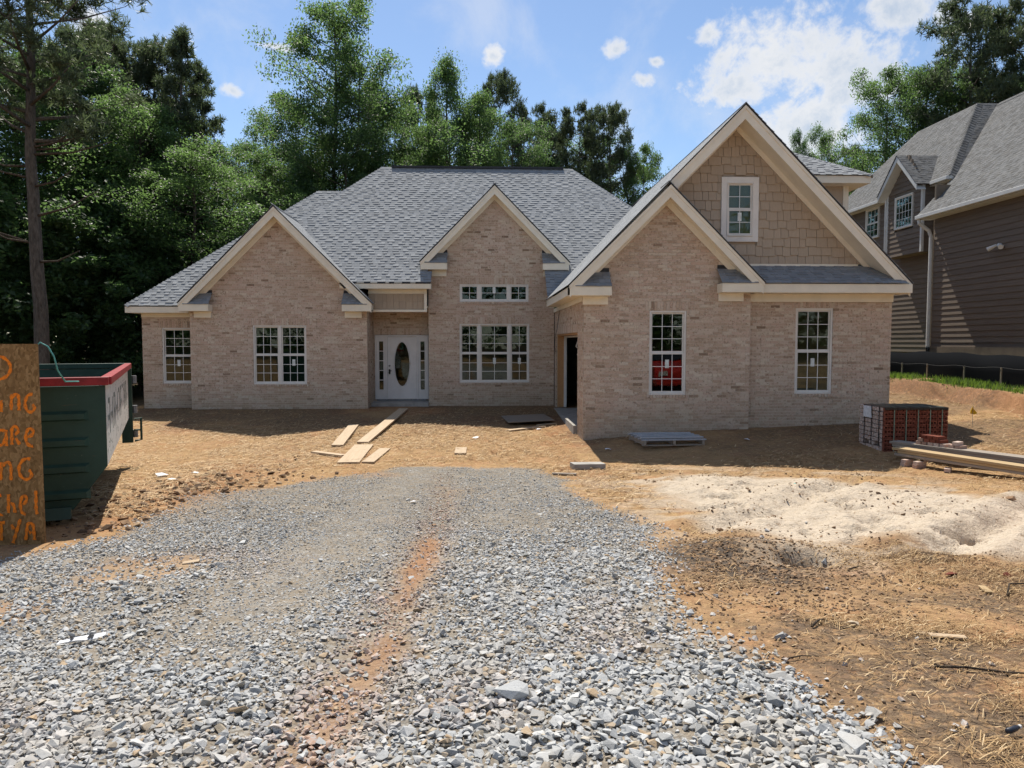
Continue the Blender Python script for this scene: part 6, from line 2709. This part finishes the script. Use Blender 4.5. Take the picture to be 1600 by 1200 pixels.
# the wood beyond, one mass of leaves
def far_wood():
    rng = np.random.default_rng(66)
    C, Rd = [], []
    for i in range(1500):
        a = rng.uniform(0, 1)
        x = -48 + 112 * a
        y = 54 + rng.uniform(0, 12) + .004 * x * x
        if x < -16:
            y = 40 + rng.uniform(0, 12)
        h = (11.5 if x < -6 else 8.0) + 2.0 * math.sin(x * .31) + 1.2 * math.sin(x * .9 + 2)
        if -4 < x < 16:
            h = 7.5 + math.sin(x * .7)
        C.append((x, y, .4 + h * rng.uniform(0, 1) ** .8))
        Rd.append(rng.uniform(.9, 1.7))
    V, F = leaf_quads(np.array(C), np.array(Rd), 42, .46, rng, flat=.8)
    o = link('forest', np_mesh('forest', V, F, M['leaf_a'], 4))
    tag(o, 'far dark wood closing the view behind the nearer trees', 'wood', kind='stuff')


far_wood()


# trees and the grassy bank across the street, seen only in the window panes
def street_wood():
    rng = np.random.default_rng(67)
    C, Rd = [], []
    for i in range(900):
        x = rng.uniform(-42, 42)
        y = -26 - rng.uniform(0, 9)
        h = 9.5 + 2.5 * math.sin(x * .27 + 1) + 1.5 * math.sin(x * .8)
        C.append((x, y, .8 + h * rng.uniform(0, 1) ** .9))
        Rd.append(rng.uniform(.9, 1.8))
    V, F = leaf_quads(np.array(C), np.array(Rd), 36, .5, rng, flat=.8)
    o = link('forest', np_mesh('forest', V, F, M['leaf_b'], 4))
    tag(o, 'leafy wood across the street mirrored in the window panes', 'wood', kind='stuff')


street_wood()


# ------------------------------------------------------------------ unseen car added for the red reflection in the right gable's window
def added_red_car():
    x0, y0 = 7.0, 5.15
    root = tag(empty('reflection_car', (x0, y0, gz(x0, y0)), math.pi / 2), 'red car added out of view to give the right gable window its red reflection', 'car')
    material('reflection_car_red', lambda t: t.principled(t.mix(t.mapr(t.noise(t.pos(), 3, 4, .6), .4, .7), (.62, .03, .022), (.55, .03, .025)), .3, spec=.5))
    prof = [(-2.2, .30), (-2.25, .62), (-2.1, .86), (-1.35, .98), (-.75, 1.40), (.25, 1.45), (.95, 1.06), (2.0, .94), (2.25, .74), (2.27, .30)]
    m = MB()
    m.prism([(x, -.88, z) for x, z in prof], (0, 1.76, 0))
    m.build('body', M['reflection_car_red'], root, bevel=.06)
    m = MB()
    m.prism([(.33, -.74, 1.425), (.33, .74, 1.425), (.90, .78, 1.11), (.90, -.78, 1.11)], (.012, 0, .018))
    m.build('windscreen', M['bottle_dark'], root)
    for s_ in (-1, 1):
        m = MB()
        y = .885 * s_
        m.prism([(-1.12, y, 1.02), (-.70, y, 1.33), (.22, y, 1.37), (.78, y, 1.06)], (0, .006 * s_, 0))
        m.build('side_window', M['bottle_dark'], root)
        m = MB()
        m.box(2.24, 2.285, min(.50 * s_, .80 * s_), max(.50 * s_, .80 * s_), .60, .74)
        m.build('headlight', M['white'], root)
        for x in (-1.4, 1.4):
            m = MB()
            m.tube([(x, .72 * s_, .33), (x, .92 * s_, .33)], .33, 20)
            w = m.build('wheel', M['plastic_black'], root)
            m = MB()
            m.tube([(x, .90 * s_, .33), (x, .93 * s_, .33)], .21, 16)
            m.build('rim', M['grey_metal'], w)


added_red_car()
